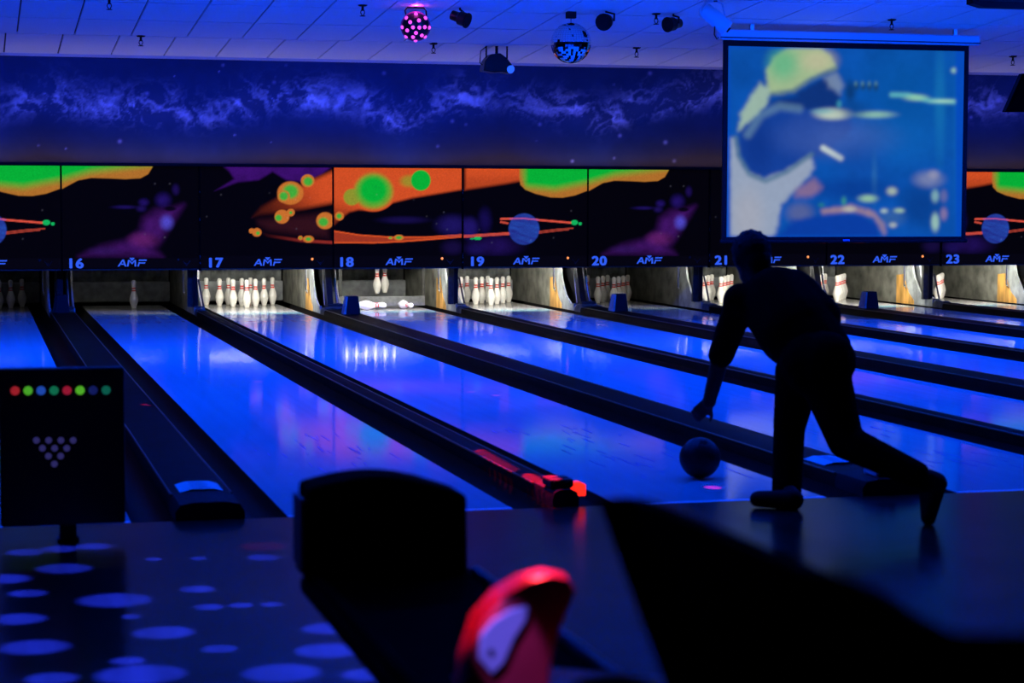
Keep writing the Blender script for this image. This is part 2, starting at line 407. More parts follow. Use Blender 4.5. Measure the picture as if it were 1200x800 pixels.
def kick_plate(e, side, dx, wood=True):
    """side +1: plate on the right side of a lane"""
    a, b = (dx-.012, dx+.012)
    MB().box(a, b, 17.62, 20.0, .002, 1.2).build('side_plate', M_KICK, e)
    pl = [(17.62, 1.2), (17.42, 1.2), (17.38, .62), (17.30, .40), (17.12, .20), (16.86, .09), (16.70, .10), (16.70, .002), (17.62, .002)]
    o = -side*.0
    MB().prism(pl, a+o, b+o, 'x').build('curved_guard', M_STEEL if side < 0 else mat('guard_grey', (.30, .32, .31), .5, noise=.4, nscale=7), e)
    if wood:
        pw = [(17.85, .40), (17.62, .42), (17.55, .30), (17.46, .17), (17.28, .06), (17.28, .002), (17.85, .002)]
        MB().prism(pw, dx-side*.013-.006, dx-side*.013+.006, 'x').build('wooden_front', M_KWOOD, e)
for n in LANES[:-1]:
    x = boundary_x(n); wide = n % 2 == 1; g = G1 if wide else G2
    e = empty('kickback', (x, 0, 0), 'grey kickback partition with curved guard between pin decks %s and %s' % (WORD[n], WORD[n+1]), 'partition', 'kickback partitions')
    kick_plate(e, 1, -g/2+GW+.012, n in (17, 18, 19, 21, 22, 23)); kick_plate(e, -1, g/2-GW-.012, False)
    if wide:
        MB().prism([(17.5, 1.0), (17.0, .62), (16.95, .6), (16.72, .1), (16.9, .08), (17.5, .5)], -.055, .02, 'x').build('ball_lift_chute', M_BLACKG, e)
        MB().tube([(.07, 16.95, .6), (.075, 16.9, .35), (.08, 16.78, .12)], .016, 8).build('lift_rail', M_CHROME, e, True)
        MB().tube([(-.07, 17.0, .6), (-.07, 16.95, .35), (-.07, 16.85, .1)], .010, 8).build('lift_rail', M_CHROME, e, True)
        MB().box(-.05, .14, 16.69, 16.86, .085, .12).build('lift_base', M_POST, e)
    else:
        MB().box(-.13, -.062, 16.86, 16.92, .095, 1.2).build('post', M_POST, e)
        MB().box(-.062, -.01, 16.82, 16.92, .095, 1.2).build('post_edge', M_BLACKG, e)
        MB().tube([(0, 16.80, .45), (.055, 16.74, .11)], .012, 6).build('diagonal_brace', M_POST, e)
        MB().box(-.05, .066, 16.70, 16.80, .092, .108).build('foot_plate', M_SHOE, e)

# ball accelerator hoods standing on the wide cappings
for n in (15, 17, 19, 21, 23):
    x = boundary_x(n)
    e = empty('ball_deflector', (x-.02, 15.05 if n > 15 else 16.1, CAPH*1.065), 'small dark tapered hood standing on the capping between lanes %s and %s' % (WORD[n], WORD[n+1]), 'hood', 'hoods on the cappings')
    MB().add([(-.085, 0, 0), (.085, 0, 0), (.085, .2, 0), (-.085, .2, 0), (-.058, .03, .215), (.062, .03, .215), (.062, .17, .215), (-.058, .17, .215)],
             [(0,3,2,1), (4,5,6,7), (0,1,5,4), (1,2,6,5), (2,3,7,6), (3,0,4,7)]).build('body', mat('hood_navy', (.006, .006, .010), .6, spec=.15), e)
    MB().add([(-.115, .0, 0), (-.09, 0, 0), (-.09, .2, 0), (-.115, .2, 0), (-.080, .03, .21), (-.063, .03, .21), (-.063, .17, .21), (-.080, .17, .21)],
             [(0,3,2,1), (4,5,6,7), (0,1,5,4), (1,2,6,5), (2,3,7,6), (3,0,4,7)]).build('side_plate', M_CUSH if n != 15 else MATS['hood_navy'], e)  # left face paler than the body, except on the leftmost hood

# ------------------------------------------------------------------ pins
PROF = [(.0, 0), (.0258, .0), (.0285, .006), (.036, .030), (.0478, .065), (.0565, .100), (.0605, .1143), (.0600, .125), (.0560, .150), (.0475, .180),
        (.0375, .205), (.0290, .228), (.0245, .245), (.0232, .256), (.0240, .275), (.0270, .298), (.0305, .322), (.0323, .343), (.0305, .360), (.0245, .3725), (.013, .3795), (0, .381)]
def prof_r(z): return float(np.interp(z, [q[1] for q in PROF[1:]], [q[0] for q in PROF[1:]]))
ME_PIN = MB().lathe(PROF, 20).mesh('bowling_pin', M_PIN, True)
def band(z0, z1): return MB().lathe([(prof_r(z)+.0012, z) for z in np.linspace(z0, z1, 4)], 20).mesh('stripe', M_RED, True)
ME_B1, ME_B2 = band(.232, .249), band(.262, .279)
ME_PB = MB().lathe([(.024, -.0005), (.0268, 0), (.0295, .006), (.0275, .006)], 20).mesh('base_ring', M_PINBASE, True)
def pin(loc, label, group, rot=(0, 0, 0)):
    o = tag(link('bowling_pin', ME_PIN, None, loc, rot), label, 'bowling pin', group)
    link('stripe', ME_B1, o); link('stripe', ME_B2, o); link('base_ring', ME_PB, o)
    return o
RACK = [(0, 0, 'front pin'), (-.1524, .264, 'second-row left pin'), (.1524, .264, 'second-row right pin'),
        (-.3048, .528, 'third-row left pin'), (0, .528, 'third-row middle pin'), (.3048, .528, 'third-row right pin'),
        (-.4572, .792, 'back-row far left pin'), (-.1524, .792, 'back-row inner left pin'), (.1524, .792, 'back-row inner right pin'), (.4572, .792, 'back-row far right pin')]
for n in (15, 17, 19, 20, 21, 22, 23):
    for dx, dy, nm in RACK:
        pin((lane_c(n)+dx, 18.29+dy, 0), 'white red-banded pin, %s of the rack on lane %s' % (nm, WORD[n]) if n != 15 else 'dim white red-banded pin, %s of the dark rack left of lane sixteen' % nm, 'pins on lane %d' % n, (0, 0, random.uniform(0, 6)))
q = ground(157, 361.5); pin((q.x, q.y, 0), 'single white red-banded pin left standing on dark lane sixteen', 'pins on lane 16')
for u, lb in ((442, 'left one of two pins lifted by the machine on lane eighteen'), (451, 'right one of two pins lifted by the machine on lane eighteen')):
    q = at(u, 344 if u == 442 else 343, 18.5 if u == 442 else 18.75); pin((q.x, q.y, q.z), lb, 'pins on lane 18')
for (u, v, rz, lb) in ((428, 17.45, 1.5, 'fallen pin lying across the deck of lane eighteen, in front'), (427, 17.62, 1.62, 'fallen pin lying across the deck of lane eighteen, behind another'), (461, 357, .25, 'fallen pin lying end-on at right of lane eighteen deck')):
    q = at(u, 357, v) if rz > 1 else ground(u, v, .03); pin((q.x-.1 if rz > 1 else q.x, q.y if rz > 1 else 17.70, .0605), lb, 'pins on lane 18', (math.pi/2, 0, rz))

# ------------------------------------------------------------------ masking units with their art
def seg_d(u, v, a, b):
    ax, ay = a; bx, by = b; t_ = np.clip(((u-ax)*(bx-ax)+(v-ay)*(by-ay))/((bx-ax)**2+(by-ay)**2+1e-9), 0, 1)
    return np.hypot(u-ax-t_*(bx-ax), v-ay-t_*(by-ay))
def poly_sd(u, v, pts):
    d = np.full(u.shape, 1e9); ins = np.zeros(u.shape, bool); n = len(pts)
    for i in range(n):
        a, b = pts[i], pts[(i+1) % n]; d = np.minimum(d, seg_d(u, v, a, b))
        c = ((a[1] > v) != (b[1] > v)); 
        if a[1] != b[1]: ins ^= c & (u < (b[0]-a[0])*(v-a[1])/(b[1]-a[1])+a[0])
    return np.where(ins, d, -d)
def smst(x, a, b): t_ = np.clip((x-a)/(b-a), 0, 1); return t_*t_*(3-2*t_)
def over(c, col, m_): return c*(1-m_[:, None])+np.array(col)[None]*m_[:, None]
def loc(pts, ox, oy, sc): return [(ox+a/sc, oy+b/sc) for a, b in pts]
def line_m(u, v, pts, w_, soft=.8, k_=1.0):
    d = np.full(u.shape, 1e9)
    for i in range(len(pts)-1): d = np.minimum(d, seg_d(u, v, pts[i], pts[i+1]))
    return 1-smst(d, w_, w_+soft)
def el(u, v, cx, cy, rx, ry): return np.hypot((u-cx)/rx, (v-cy)/ry)
OR, GR, YO = L(222, 84, 38), L(8, 186, 58), L(150, 156, 48)
def art(X, Z):
    X = np.mod(X, 2*P)
    u, v = project(np.stack([X, np.full_like(X, YM), Z], 1))
    c = np.tile(L(4, 3, 9), (len(u), 1)); nz = fbm(u/14, v/14, 91)
    # 17: purple haze at top
    B = lambda pts: loc(pts, 230, 185, 5.712); C = lambda pts: loc(pts, 385, 185, 5.712); D = lambda pts: loc(pts, 540, 185, 5.7125); Ee = lambda pts: loc(pts, 680, 185, 5.712)
    sd = poly_sd(u, v, B([(160, 40), (940, 40), (840, 110), (720, 165), (600, 150), (510, 95), (420, 150), (280, 165), (120, 222), (250, 140), (220, 95)]))
    c = over(c, L(66, 18, 120), smst(sd, -1.5, 3)*(.55+.6*nz))
    # 17 -> 18 orange sweep
    sd = poly_sd(u, v, B([(1000, 40), (915, 80), (790, 135), (540, 265), (430, 325), (370, 400), (420, 385), (560, 370), (720, 345), (918, 305), (1000, 300)]))
    c = over(c, OR, smst(sd, -2.5, 6)*(.22+.78*smst(u, 300, 385))*(1-.55*smst(v, 215, 250)*smst(-u, -395, -330))*(u < 391))
    sd = poly_sd(u, v, B([(370, 400), (420, 380), (916, 330), (916, 570), (700, 550), (480, 520), (390, 470)]))
    c = over(c, L(80, 30, 40), smst(sd, 0, 14)*.40*(u < 391))
    c = over(c, L(190, 60, 50), line_m(u, v, B([(400, 480), (480, 520), (700, 553), (918, 566)]), .3, 2.5)*smst(u, 300, 380)*.6)
    # 18 orange field
    sd = poly_sd(u, v, C([(28, 40), (900, 40), (900, 213), (560, 270), (430, 302), (350, 342), (290, 356), (200, 350), (140, 365), (100, 395), (30, 460)]))
    c = over(c, OR, smst(sd, -1.5, 3)*(1-.75*smst(v-.25*(u-391), 228, 262))*(u > 390)*(u < 543))
    sd = poly_sd(u, v, C([(20, 485), (130, 510), (300, 525), (560, 534), (900, 512), (900, 530), (600, 556), (300, 568), (20, 566)]))
    c = over(c, L(190, 66, 40), smst(sd, -.8, 1)*.75*(u > 390.5))
    c = over(c, OR, line_m(u, v, C([(36, 490), (200, 516), (420, 531), (650, 531), (900, 514)]), .5)*(u > 390.5))
    c = over(c, OR, line_m(u, v, C([(36, 565), (300, 568), (500, 558), (900, 526)]), .5)*(u > 390.5))
    for cx, cy, rx, ry, col, a in ((500, 415, 190, 30, L(26, 16, 80), .8), (830, 450, 130, 80, L(34, 24, 110), .8), (830, 600, 90, 60, L(30, 18, 80), .6), (950, 480, 60, 90, L(34, 24, 110), .6)):
        c = over(c, col, a*(1-smst(el(u, v, 385+cx/5.712, 185+cy/5.712, rx/5.712, ry/5.712), .2, 1.2)))
    # blobs: big green mass of 18
    e1 = el(u, v, 385+300/5.712, 185+228/5.712, 27, 23.5); e2 = el(u, v, 385+155/5.712, 185+262/5.712, 11, 11)
    c = over(c, OR, (1-smst(np.minimum(e1, e2), .93, 1.02))); c = over(c, YO, 1-smst(e2, .75, 1.0)); c = over(c, YO, 1-smst(e1, .68, .98))
    c = over(c, GR, 1-smst(el(u, v, 385+300/5.712, 185+215/5.712, 22, 21), .55, 1.15))
    c = over(c, YO, .8*(1-smst(el(u, v, 385+540/5.712, 185+155/5.712, 15, 10), .3, 1))); c = over(c, GR, 1-smst(el(u, v, 385+617/5.712, 185+150/5.712, 11.8, 12.4), .9, 1.04))
    for (O, cx, cy, rx, ry, green) in ((B, 630, 235, 88, 78, (630, 225, 60, 55)), (B, 745, 153, 46, 44, (748, 157, 36, 34)), (B, 585, 258, 42, 42, (585, 255, 34, 34)),
            (B, 573, 393, 50, 47, (550, 401, 26, 25)), (B, 632, 365, 27, 26, (632, 366, 12, 12)), (B, 370, 488, 19, 18, None), (B, 405, 498, 32, 29, (412, 503, 15, 14)),
            (B, 862, 420, 60, 57, (850, 428, 38, 34)), (C, 72, 389, 31, 30, (70, 389, 20, 20)), (B, 750, 543, 37, 24, (750, 543, 22, 14)), (B, 697, 535, 17, 15, (697, 535, 8, 7)),
            (C, 470, 533, 34, 20, (470, 533, 24, 13)), (C, 413, 535, 17, 11, (413, 535, 10, 6))):
        (px, py), = O([(cx, cy)]); m_ = 1-smst(el(u, v, px, py, rx/5.712, ry/5.712), .9, 1.08)
        if O is B and cx == 862: m_ = m_*(u < 390)
        c = over(c, L(212, 118, 48), m_)
        if green:
            (gx, gy), = O([green[:2]]); c = over(c, L(70, 180, 62), m_*(1-smst(el(u, v, gx, gy, green[2]/5.712, green[3]/5.712), .55, 1.15)))
    # 19: orange tail, green pool, ringed planet
    sd = poly_sd(u, v, D([(20, 40), (420, 40), (410, 160), (300, 180), (20, 222)]))
    c = over(c, OR, smst(sd, -1, 4.5)*(.75+.25*smst(-v, -215, -200))*(u > 542.5))
    pool = [(392, 40), (388, 130), (398, 180), (430, 212), (500, 240), (600, 264), (680, 266), (760, 252), (850, 218)]
    poolE = [(55, 222), (150, 168), (230, 152), (330, 155), (430, 160), (520, 154), (565, 128), (592, 82), (596, 40)]
    sd = poly_sd(u, v, D(pool)+Ee(poolE)); g_ = smst(sd, -.6, .8)
    c = over(c, L(186, 118, 46), g_)
    c = over(c, GR, g_*(1-smst(v-np.interp(u, [605, 615, 650, 690, 720, 780], [190, 214, 217, 209, 200, 192]), -2, 12))*smst(u, 606, 620))
    for pts, w_, a in (([(20, 525), (320, 506)], 1.3, .85), ([(268, 408), (420, 404), (520, 415), (740, 434)], .75, 1), ([(268, 429), (312, 437)], .8, .8), ([(525, 492), (640, 478), (750, 470)], .35, .5), ([(525, 502), (640, 488), (720, 480)], .3, .5)):
        c = over(c, L(228, 84, 66), line_m(u, v, D(pts), w_)*a)
    for cx, cy, rx, ry, col, a in ((160, 420, 60, 110, L(32, 20, 110), .6), (60, 460, 70, 80, L(36, 24, 116), .8), (230, 590, 220, 90, L(36, 18, 96), .75), (100, 610, 90, 60, L(34, 22, 110), .5)):
        c = over(c, col, a*(1-smst(el(u, v, 540+cx/5.7125, 185+cy/5.7125, rx/5.7125, ry/5.7125), .1, 1.1))*(.6+.7*nz)*(u > 543))
    (px, py), = D([(422, 476)]); ep = el(u, v, px, py, 18.4, 18.6)
    pl = np.clip(fbm((u*.9+v*.35)/12, (v-u*.28)/2.6, 41), 0, 1)
    pc = np.array(L(34, 30, 130))[None]*(1-pl[:, None])+np.array(L(40, 84, 190))[None]*pl[:, None]
    m_ = (1-smst(ep, .93, 1.03)); c = c*(1-m_[:, None])+pc*m_[:, None]
    c = over(c, L(200, 90, 160), line_m(u, v, D([(330, 407), (420, 405), (520, 414)]), .5)*.8)
    for cx, cy, rx, ry in ((760, 432, 23, 17), (798, 440, 11, 11), (112, 538, 26, 11), (75, 541, 14, 5)):
        (px, py), = D([(cx, cy)]); c = over(c, L(20, 190, 100), 1-smst(el(u, v, px, py, rx/5.7, ry/5.7), .85, 1.15))
    # 20: purple gas
    sd = poly_sd(u, v, Ee([(150, 645), (270, 580), (420, 545), (510, 480), (530, 400), (600, 350), (700, 340), (770, 320), (710, 420), (650, 520), (600, 600), (640, 650)]))
    c = over(c, L(78, 26, 122), smst(sd, -6, 10)*(.2+.95*nz))
    for cx, cy, rx, ry, col, a in ((668, 432, 52, 62, L(84, 78, 215), .95), (530, 540, 110, 60, L(122, 40, 120), .6), (300, 610, 130, 35, L(46, 22, 92), .7), (650, 290, 60, 60, L(44, 24, 128), .7), (725, 225, 30, 45, L(40, 22, 110), .7), (535, 305, 40, 32, L(40, 22, 120), .8), (420, 335, 95, 16, L(36, 22, 110), .7), (520, 345, 40, 28, L(38, 22, 110), .7)):
        c = over(c, col, a*(1-smst(el(u, v, 680+cx/5.712, 185+cy/5.712, rx/5.712, ry/5.712), .1, 1.1))*(.6+.6*nz))
    c = over(c, L(4, 3, 9), (1-smst(el(u, v, 680+690/5.712, 185+345/5.712, 50/5.712, 20/5.712), .4, 1))*.9)
    c = over(c, L(6, 5, 16), smst(v, 299.0, 300.6))                                  # dark lower rail of the print
    rs = np.random.RandomState(9)
    for k in range(26):
        su, sv = rs.uniform(236, 830), rs.uniform(215, 292); c = c+(np.exp(-((u-su)**2+(v-sv)**2)/.7)*rs.uniform(.03, .12))[:, None]*np.array([.5, .5, .7])
    c = c*(.88+.24*np.random.RandomState(3).rand(len(u)))[:, None]
    return np.clip(c, 0, 1)

def text_mesh(txt, size, name, material, bold=.03):
    cu = bpy.data.curves.new(name, 'FONT'); cu.body = txt; cu.size = size; cu.extrude = .003; cu.offset = 0.0; cu.align_x = 'LEFT'; cu.space_character = 1.12
    o = bpy.data.objects.new(name, cu); COL.objects.link(o)
    dg = bpy.context.evaluated_depsgraph_get(); me = bpy.data.meshes.new_from_object(o.evaluated_get(dg))
    bpy.data.objects.remove(o); me.materials.clear(); me.materials.append(material)
    bm = bmesh.new()
    for dx, dz in ((0, 0), (1, 0), (-1, 0), (0, 1), (0, -1), (.7, .7), (-.7, -.7), (.7, -.7), (-.7, .7)):
        t_ = me.copy(); t_.transform(Matrix.Translation((dx*.0075, dz*.0055, .0001*dx+.0002*dz))); bm.from_mesh(t_); bpy.data.meshes.remove(t_)
    bm.to_mesh(me); bm.free()
    return me
def logo_mesh():
    """three wide slanted capitals, a small triangle set into the middle one"""
    A = [[(0, 0), (.62, 1), (.86, 1), (.22, 0)], [(.62, 1), (.86, 1), (1.16, 0), (.94, 0)], [(.42, .25), (1.0, .25), (.95, .42), (.50, .42)]]
    Mm = [[(1.22, 0), (1.44, 0), (1.60, .95), (1.40, .95)], [(1.40, .95), (1.60, .95), (1.93, .55), (1.93, .28)], [(2.26, .95), (2.46, .95), (1.93, .28), (1.93, .55)], [(2.26, .95), (2.46, .95), (2.48, 0), (2.26, 0)],
          [(1.56, 1.25), (2.30, 1.25), (1.93, .76)]]
    Ff = [[(2.62, 0), (2.82, 0), (3.0, .62), (2.82, .62)], [(2.86, 1), (3.92, 1), (3.86, .80), (2.80, .80)], [(2.78, .58), (3.72, .58), (3.66, .40), (2.74, .40)]]
    mb = MB(); k = 0
    for poly in A+Mm+Ff:
        mb.prism([(a*.085, b*.085) for a, b in poly], -.006-.0004*(k % 5), 0); k += 1
    return mb.mesh('logo', M_SIGN)
ME_LOGO = logo_mesh()
art_mesh = {}
M_ORLED = mat('orange_lamp', (.2, .05, .01), .4, emit=(1, .30, .08), estr=1.3)
for n in LANES:
    i = (n-17) % 4; k = (n-17)//2*P
    x0 = k if (n-17) % 2 == 0 else k+P/2; x1 = x0+P/2
    e = empty('masking_unit', (x0, YM, ZB), 'black masking panel with %s, %s' % (
        {0: 'orange planets on purple haze', 1: 'large green blobs on orange field', 2: 'ringed planet under green pool', 3: 'purple gas below green edge'}[i],
        'numbered %s' % WORD[n] if n not in (14, 15, 24) else {14: 'outermost at far left', 15: 'cut off by the left edge', 24: 'outermost at far right'}[n]), 'masking panel', 'masking panels')
    board = MB().box(.006, P/2-.006, -.005, .03, 0, ZT-ZB).build('board', M_VINYL, e)
    if i not in art_mesh:
        xx = {0: 0, 1: P/2, 2: P, 3: 1.5*P}[i]
        o = grid_print('artwork', xx+.012, xx+P/2-.012, ZB+.01, ZT-.005, 170, 128, -.008, art, M_ART)
        me = o.data; bpy.data.objects.remove(o)
        me.transform(Matrix.Translation((-xx, 0, -ZB))); art_mesh[i] = me
    link('artwork', art_mesh[i], e)
    wide = (n-17) % 2 == 0
    div = MB().box(-.012, .012, -.03, .0, -.02, ZT-ZB).build('divider', M_VINYL, e) if wide else MB().box(-.005, .005, -.014, 0, 0, ZT-ZB).build('divider', M_VINYL, e)
    if wide:
        for zz in (.06, .12, .46, .60, .86, .95): MB().box(-.004, .004, -.034, -.03, zz, zz+random.uniform(.012, .07)).build('chrome_clip', M_CHROME, div)
    MB().box(.014, P/2-.014, -.012, .02, -.012, .004).build('bottom_rail', M_POST, e)
    if n != 14:
        num = link('lane_number', text_mesh(str(n), .165, 'lane_number', M_SIGN, .024), e, (.085 if wide else .06, -.012, .020), (math.pi/2, 0, 0)); num.scale = (1.15, 1, 1)
    link('logo', ME_LOGO, e, (.675, -.012, .035)).scale = (1.08, 1, 1)
    MB().ell((P/2-.27, -.012, .115), .017, 10, 6).build('indicator_lamp', M_ORLED if n not in (15, 16, 20) else M_POST, board)
    for a in (0, 1, 2): MB().tube([(P/2-.21+.02*a, -.012, .10-.03*a), (P/2-.16+.02*a, -.012, .07+.03*a-.03)], .004, 5).build('indicator_mark', M_POST, board)
# dim cove strips standing on the masking units
for k in range(-1, 4):
    e = empty('cove_strip', (k*P+P/2, YM-.12, ZT+.005), 'slim lamp strip on top of the masking between signs %s and %s' % (WORD[17+2*k], WORD[18+2*k]), 'lamp strip', 'cove strips')
    MB().box(-P/2, P/2, -.05, .09, -.005, .012).build('housing', M_BLACK, e)
    MB().box(-P/2, P/2, -.05, -.042, .012, .03).build('front_lip', M_BLACK, e)
    lamp('cove_lamp', 'AREA', (k*P+P/2, YM-.12, ZT+.02), COVE_POWER, (.80, .66, .95), e, (k*P+P/2, YM-.05, ZT+1), shape='RECTANGLE', size=3.36, size_y=.05)

# ------------------------------------------------------------------ black lights over the lanes (up on the ceiling, above the frame)
for yy in (1.6, 6.0, 9.8):
    for xx in (-3.4, -.1, 3.3, 6.7, 10.1):
        z = zceil(yy)-.05; side = {1.6: 'nearest', 6.0: 'middle', 9.8: 'farthest'}[yy]; colw = {-3.4: 'leftmost', -.1: 'second from left', 3.3: 'centre', 6.7: 'second from right', 10.1: 'rightmost'}[xx]
        e = empty('black_light', (xx, yy, z), 'violet black-light tube fixture over the lanes, %s row, %s' % (side, colw), 'light fixture', 'black lights')
        MB().box(-.66, .66, -.09, .09, -.06, .03).build('housing', M_WHITEP, e)
        MB().tube([(-.6, 0, -.085), (.6, 0, -.085)], .018, 8).build('tube', mat('uv_tube', (.1, .05, .3), .3, emit=(.05, .03, .8), estr=1.5), e)
        lamp('black_light_lamp', 'AREA', (xx, yy, z-.11), UV_POWER[yy], UV_COLOR, e, (xx, yy+(1.6 if yy > 9 else 0), 0), shape='RECTANGLE', size=1.2, size_y=.08, spread=math.radians(150))

# ------------------------------------------------------------------ projection screen
YS = 13.0
a, b = at(848, 47, YS), at(1131, 280, YS); sx0, sx1, sz0, sz1 = a.x, b.x, b.z, a.z
def video(X, Z):
    u, v = project(np.stack([X, np.full_like(X, YS), Z], 1)); x = (u-820)*2.666; y = v*2.666
    c = np.tile(L(10, 78, 168), (len(u), 1)); nz = fbm(x/60, y/60, 61)
    c = c*(.75+.5*nz)[:, None]
    def pm(pts, col, s_=6, a_=1.0):
        nonlocal c; c = over(c, col, smst(poly_sd(x, y, pts)+(fbm(x/22, y/22, 77)-.5)*14, -s_*1.8, s_*1.8)*a_)
    def em(cx, cy, rx, ry, col, a_=1.0, s0=.2, s1=1.35):
        nonlocal c; c = over(c, col, (1-smst(el(x, y, cx, cy, rx, ry), s0, s1))*a_)
    em(660, 300, 200, 200, L(6, 84, 160), .6, .2); em(750, 330, 20, 200, L(24, 120, 180), .5); em(640, 440, 160, 90, L(14, 96, 180), .5, .2)
    pm([(215, 320), (330, 300), (440, 340), (480, 400), (400, 470), (270, 540), (170, 560), (115, 470), (125, 400)], L(20, 62, 150), 8)
    em(420, 430, 190, 70, L(66, 96, 172), .65, .1); em(330, 400, 60, 60, L(40, 74, 158), .6, .1); em(180, 460, 60, 100, L(12, 48, 130), .7, .1); em(300, 320, 90, 22, L(10, 44, 112), .8, .2)
    em(545, 560, 10, 90, L(60, 130, 180), .4, .1); em(690, 640, 70, 80, L(8, 56, 130), .7, .2); em(800, 450, 8, 300, L(20, 110, 180), .5, .1); em(470, 590, 150, 40, L(8, 54, 140), .7, .2)
    pm([(300, 290), (400, 235), (440, 300), (430, 340), (330, 340)], L(14, 50, 120), 6)
    pm([(385, 240), (428, 228), (450, 266), (438, 296), (405, 272)], L(120, 140, 168), 6, .8)
    pm([(212, 290), (206, 225), (228, 180), (270, 150), (320, 146), (375, 148), (408, 176), (426, 212), (335, 252), (295, 282), (250, 294)], L(156, 182, 140), 5)
    em(260, 200, 55, 60, L(70, 176, 130), .7, .2); em(370, 190, 60, 40, L(186, 184, 150), .8, .2)
    c = over(c, L(80, 110, 130), line_m(x, y, [(218, 294), (290, 284), (340, 252), (426, 212)], 1, 12)*.7)
    pm([(188, 258), (216, 280), (214, 320), (170, 365), (118, 412), (128, 360), (160, 300)], L(150, 178, 164), 5)
    c = over(c, L(110, 150, 170), line_m(x, y, [(150, 420), (190, 360), (250, 332), (310, 340)], 1, 22)*.45)
    em(415, 356, 58, 19, L(190, 206, 186), .95, .3); em(385, 348, 40, 10, L(110, 170, 180), .7)
    em(545, 358, 68, 12, L(140, 190, 170), .9, .2); c = over(c, L(100, 190, 190), line_m(x, y, [(600, 296), (650, 297), (720, 315), (800, 318)], 1, 12)*.75)
    em(675, 305, 40, 11, L(150, 206, 170), .8, .2); em(760, 316, 45, 5, L(170, 216, 190), .9, .2)
    em(480, 340, 60, 30, L(12, 60, 120), .5, .2); em(470, 285, 20, 40, L(10, 50, 100), .8, .2)
    for k_ in range(4): em(490+k_*20, 268+k_*1, 9, 16, L(20, 60, 100), .9); em(487+k_*21, 261, 4, 8, L(110, 170, 170), .6, .2)
    em(435, 325, 9, 14, L(60, 150, 170), .8, .2)
    pm([(94, 430), (110, 428), (120, 490), (150, 538), (200, 560), (265, 535), (345, 482), (358, 525), (300, 592), (252, 640), (245, 700), (228, 742), (94, 742)], L(146, 160, 184), 5)
    em(150, 680, 60, 110, L(170, 168, 176), .5, .2)
    c = over(c, L(70, 110, 140), line_m(x, y, [(112, 430), (122, 490), (155, 545), (205, 566), (270, 538), (350, 482)], 1, 12)*.75)
    c = over(c, L(200, 214, 208), line_m(x, y, [(385, 462), (440, 494)], 2, 12)*.9)
    pm([(300, 592), (358, 560), (380, 585), (350, 615), (300, 616)], L(140, 110, 140), 8, .8)
    em(312, 665, 45, 35, L(90, 100, 150), .8, .3); pm([(380, 655), (470, 640), (540, 660), (580, 700), (575, 730), (545, 680), (470, 660), (385, 670)], L(160, 130, 140), 5, .85)
    pm([(240, 742), (290, 690), (400, 670), (500, 668), (550, 700), (560, 742)], L(10, 60, 160), 6)
    em(467, 653, 24, 10, L(180, 180, 170), .9, .2); em(525, 620, 32, 13, L(150, 196, 160), .9, .2); em(450, 628, 9, 16, L(60, 150, 130), .8); em(600, 597, 18, 14, L(180, 196, 170), .8, .2)
    em(576, 659, 13, 8, L(190, 214, 200), .9); em(622, 658, 18, 8, L(170, 206, 170), .9, .3); em(603, 702, 13, 9, L(200, 206, 190), .9, .3); em(600, 680, 45, 30, L(60, 100, 150), .6, .2); em(380, 640, 12, 8, L(40, 130, 120), .7)
    em(715, 560, 50, 28, L(120, 130, 170), .85, .2); em(730, 545, 20, 16, L(150, 150, 176), .7, .2)
    em(735, 612, 13, 22, L(130, 176, 180), .85, .3); em(762, 612, 12, 22, L(110, 110, 160), .7, .3); em(735, 694, 13, 30, L(150, 190, 180), .95, .4); em(762, 668, 12, 22, L(140, 120, 160), .8, .3)
    em(796, 220, 12, 9, L(150, 200, 180), .9, .3); em(500, 500, 90, 70, L(20, 70, 160), .4, .2)
    d_ = np.minimum.reduce([x-93, 800-x, y-150, 738-y]); c = over(c, L(6, 74, 186), 1-smst(d_, -3, 6))
    return np.clip(c*(.93+.15*fbm(x/9, y/9, 15))[:, None], 0, 1)
def soft_video(X, Z):
    c = video(X, Z).reshape(240, 300, 3)
    for _ in range(5):                                  # the projected picture is soft
        for ax in (0, 1):
            p_ = np.pad(c, [(1, 1) if a_ == ax else (0, 0) for a_ in range(3)], 'edge')
            n_ = c.shape[ax]; c = (np.take(p_, range(n_), ax)+2*np.take(p_, range(1, n_+1), ax)+np.take(p_, range(2, n_+2), ax))/4
    return c.reshape(-1, 3)
e = empty('projection_screen', ((sx0+sx1)/2, YS, sz0), 'large black-framed projection screen showing a blue music video', 'screen')
cx_ = (sx0+sx1)/2
fw = .055
def rel(mb, name, material, **k):
    o = mb.build(name, material, e, **k); o.location = (-cx_, -YS, -sz0); return o
mb = MB(); mb.box(sx0, sx1, YS, YS+.02, sz0, sz1); rel(mb, 'backing', M_BLACK)
for q in ((sx0, sx0+fw, sz0, sz1), (sx1-fw, sx1, sz0, sz1), (sx0+fw, sx1-fw, sz1-.065, sz1), (sx0+fw, sx1-fw, sz0, sz0+.03)):
    rel(MB().box(q[0], q[1], YS-.012, YS, q[2], q[3]), 'border', M_BLACK)
o = grid_print('video_picture', sx0+fw, sx1-fw, sz0+.03, sz1-.065, 300, 240, YS-.004, soft_video, M_VIDEO, e); o.location = (-cx_, -YS, -sz0)
rel(MB().tube([(sx0-.02, YS, sz0-.02), (sx1+.02, YS, sz0-.02)], .022, 10), 'bottom_bar', M_BLACK)
rel(MB().box(cx_-.04, cx_+.04, YS-.03, YS-.02, sz0-.02, sz0), 'pull_tab', mat('pull_tab_blue', (.1, .2, .6), .5))
c0 = at(852, 33, YS); c1 = at(1146, 50, YS)
rel(MB().box(c0.x-.1, c1.x, YS-.07, YS+.09, sz1+.0, sz1+.12), 'roller_case', M_WHITEP, bevel=.02)
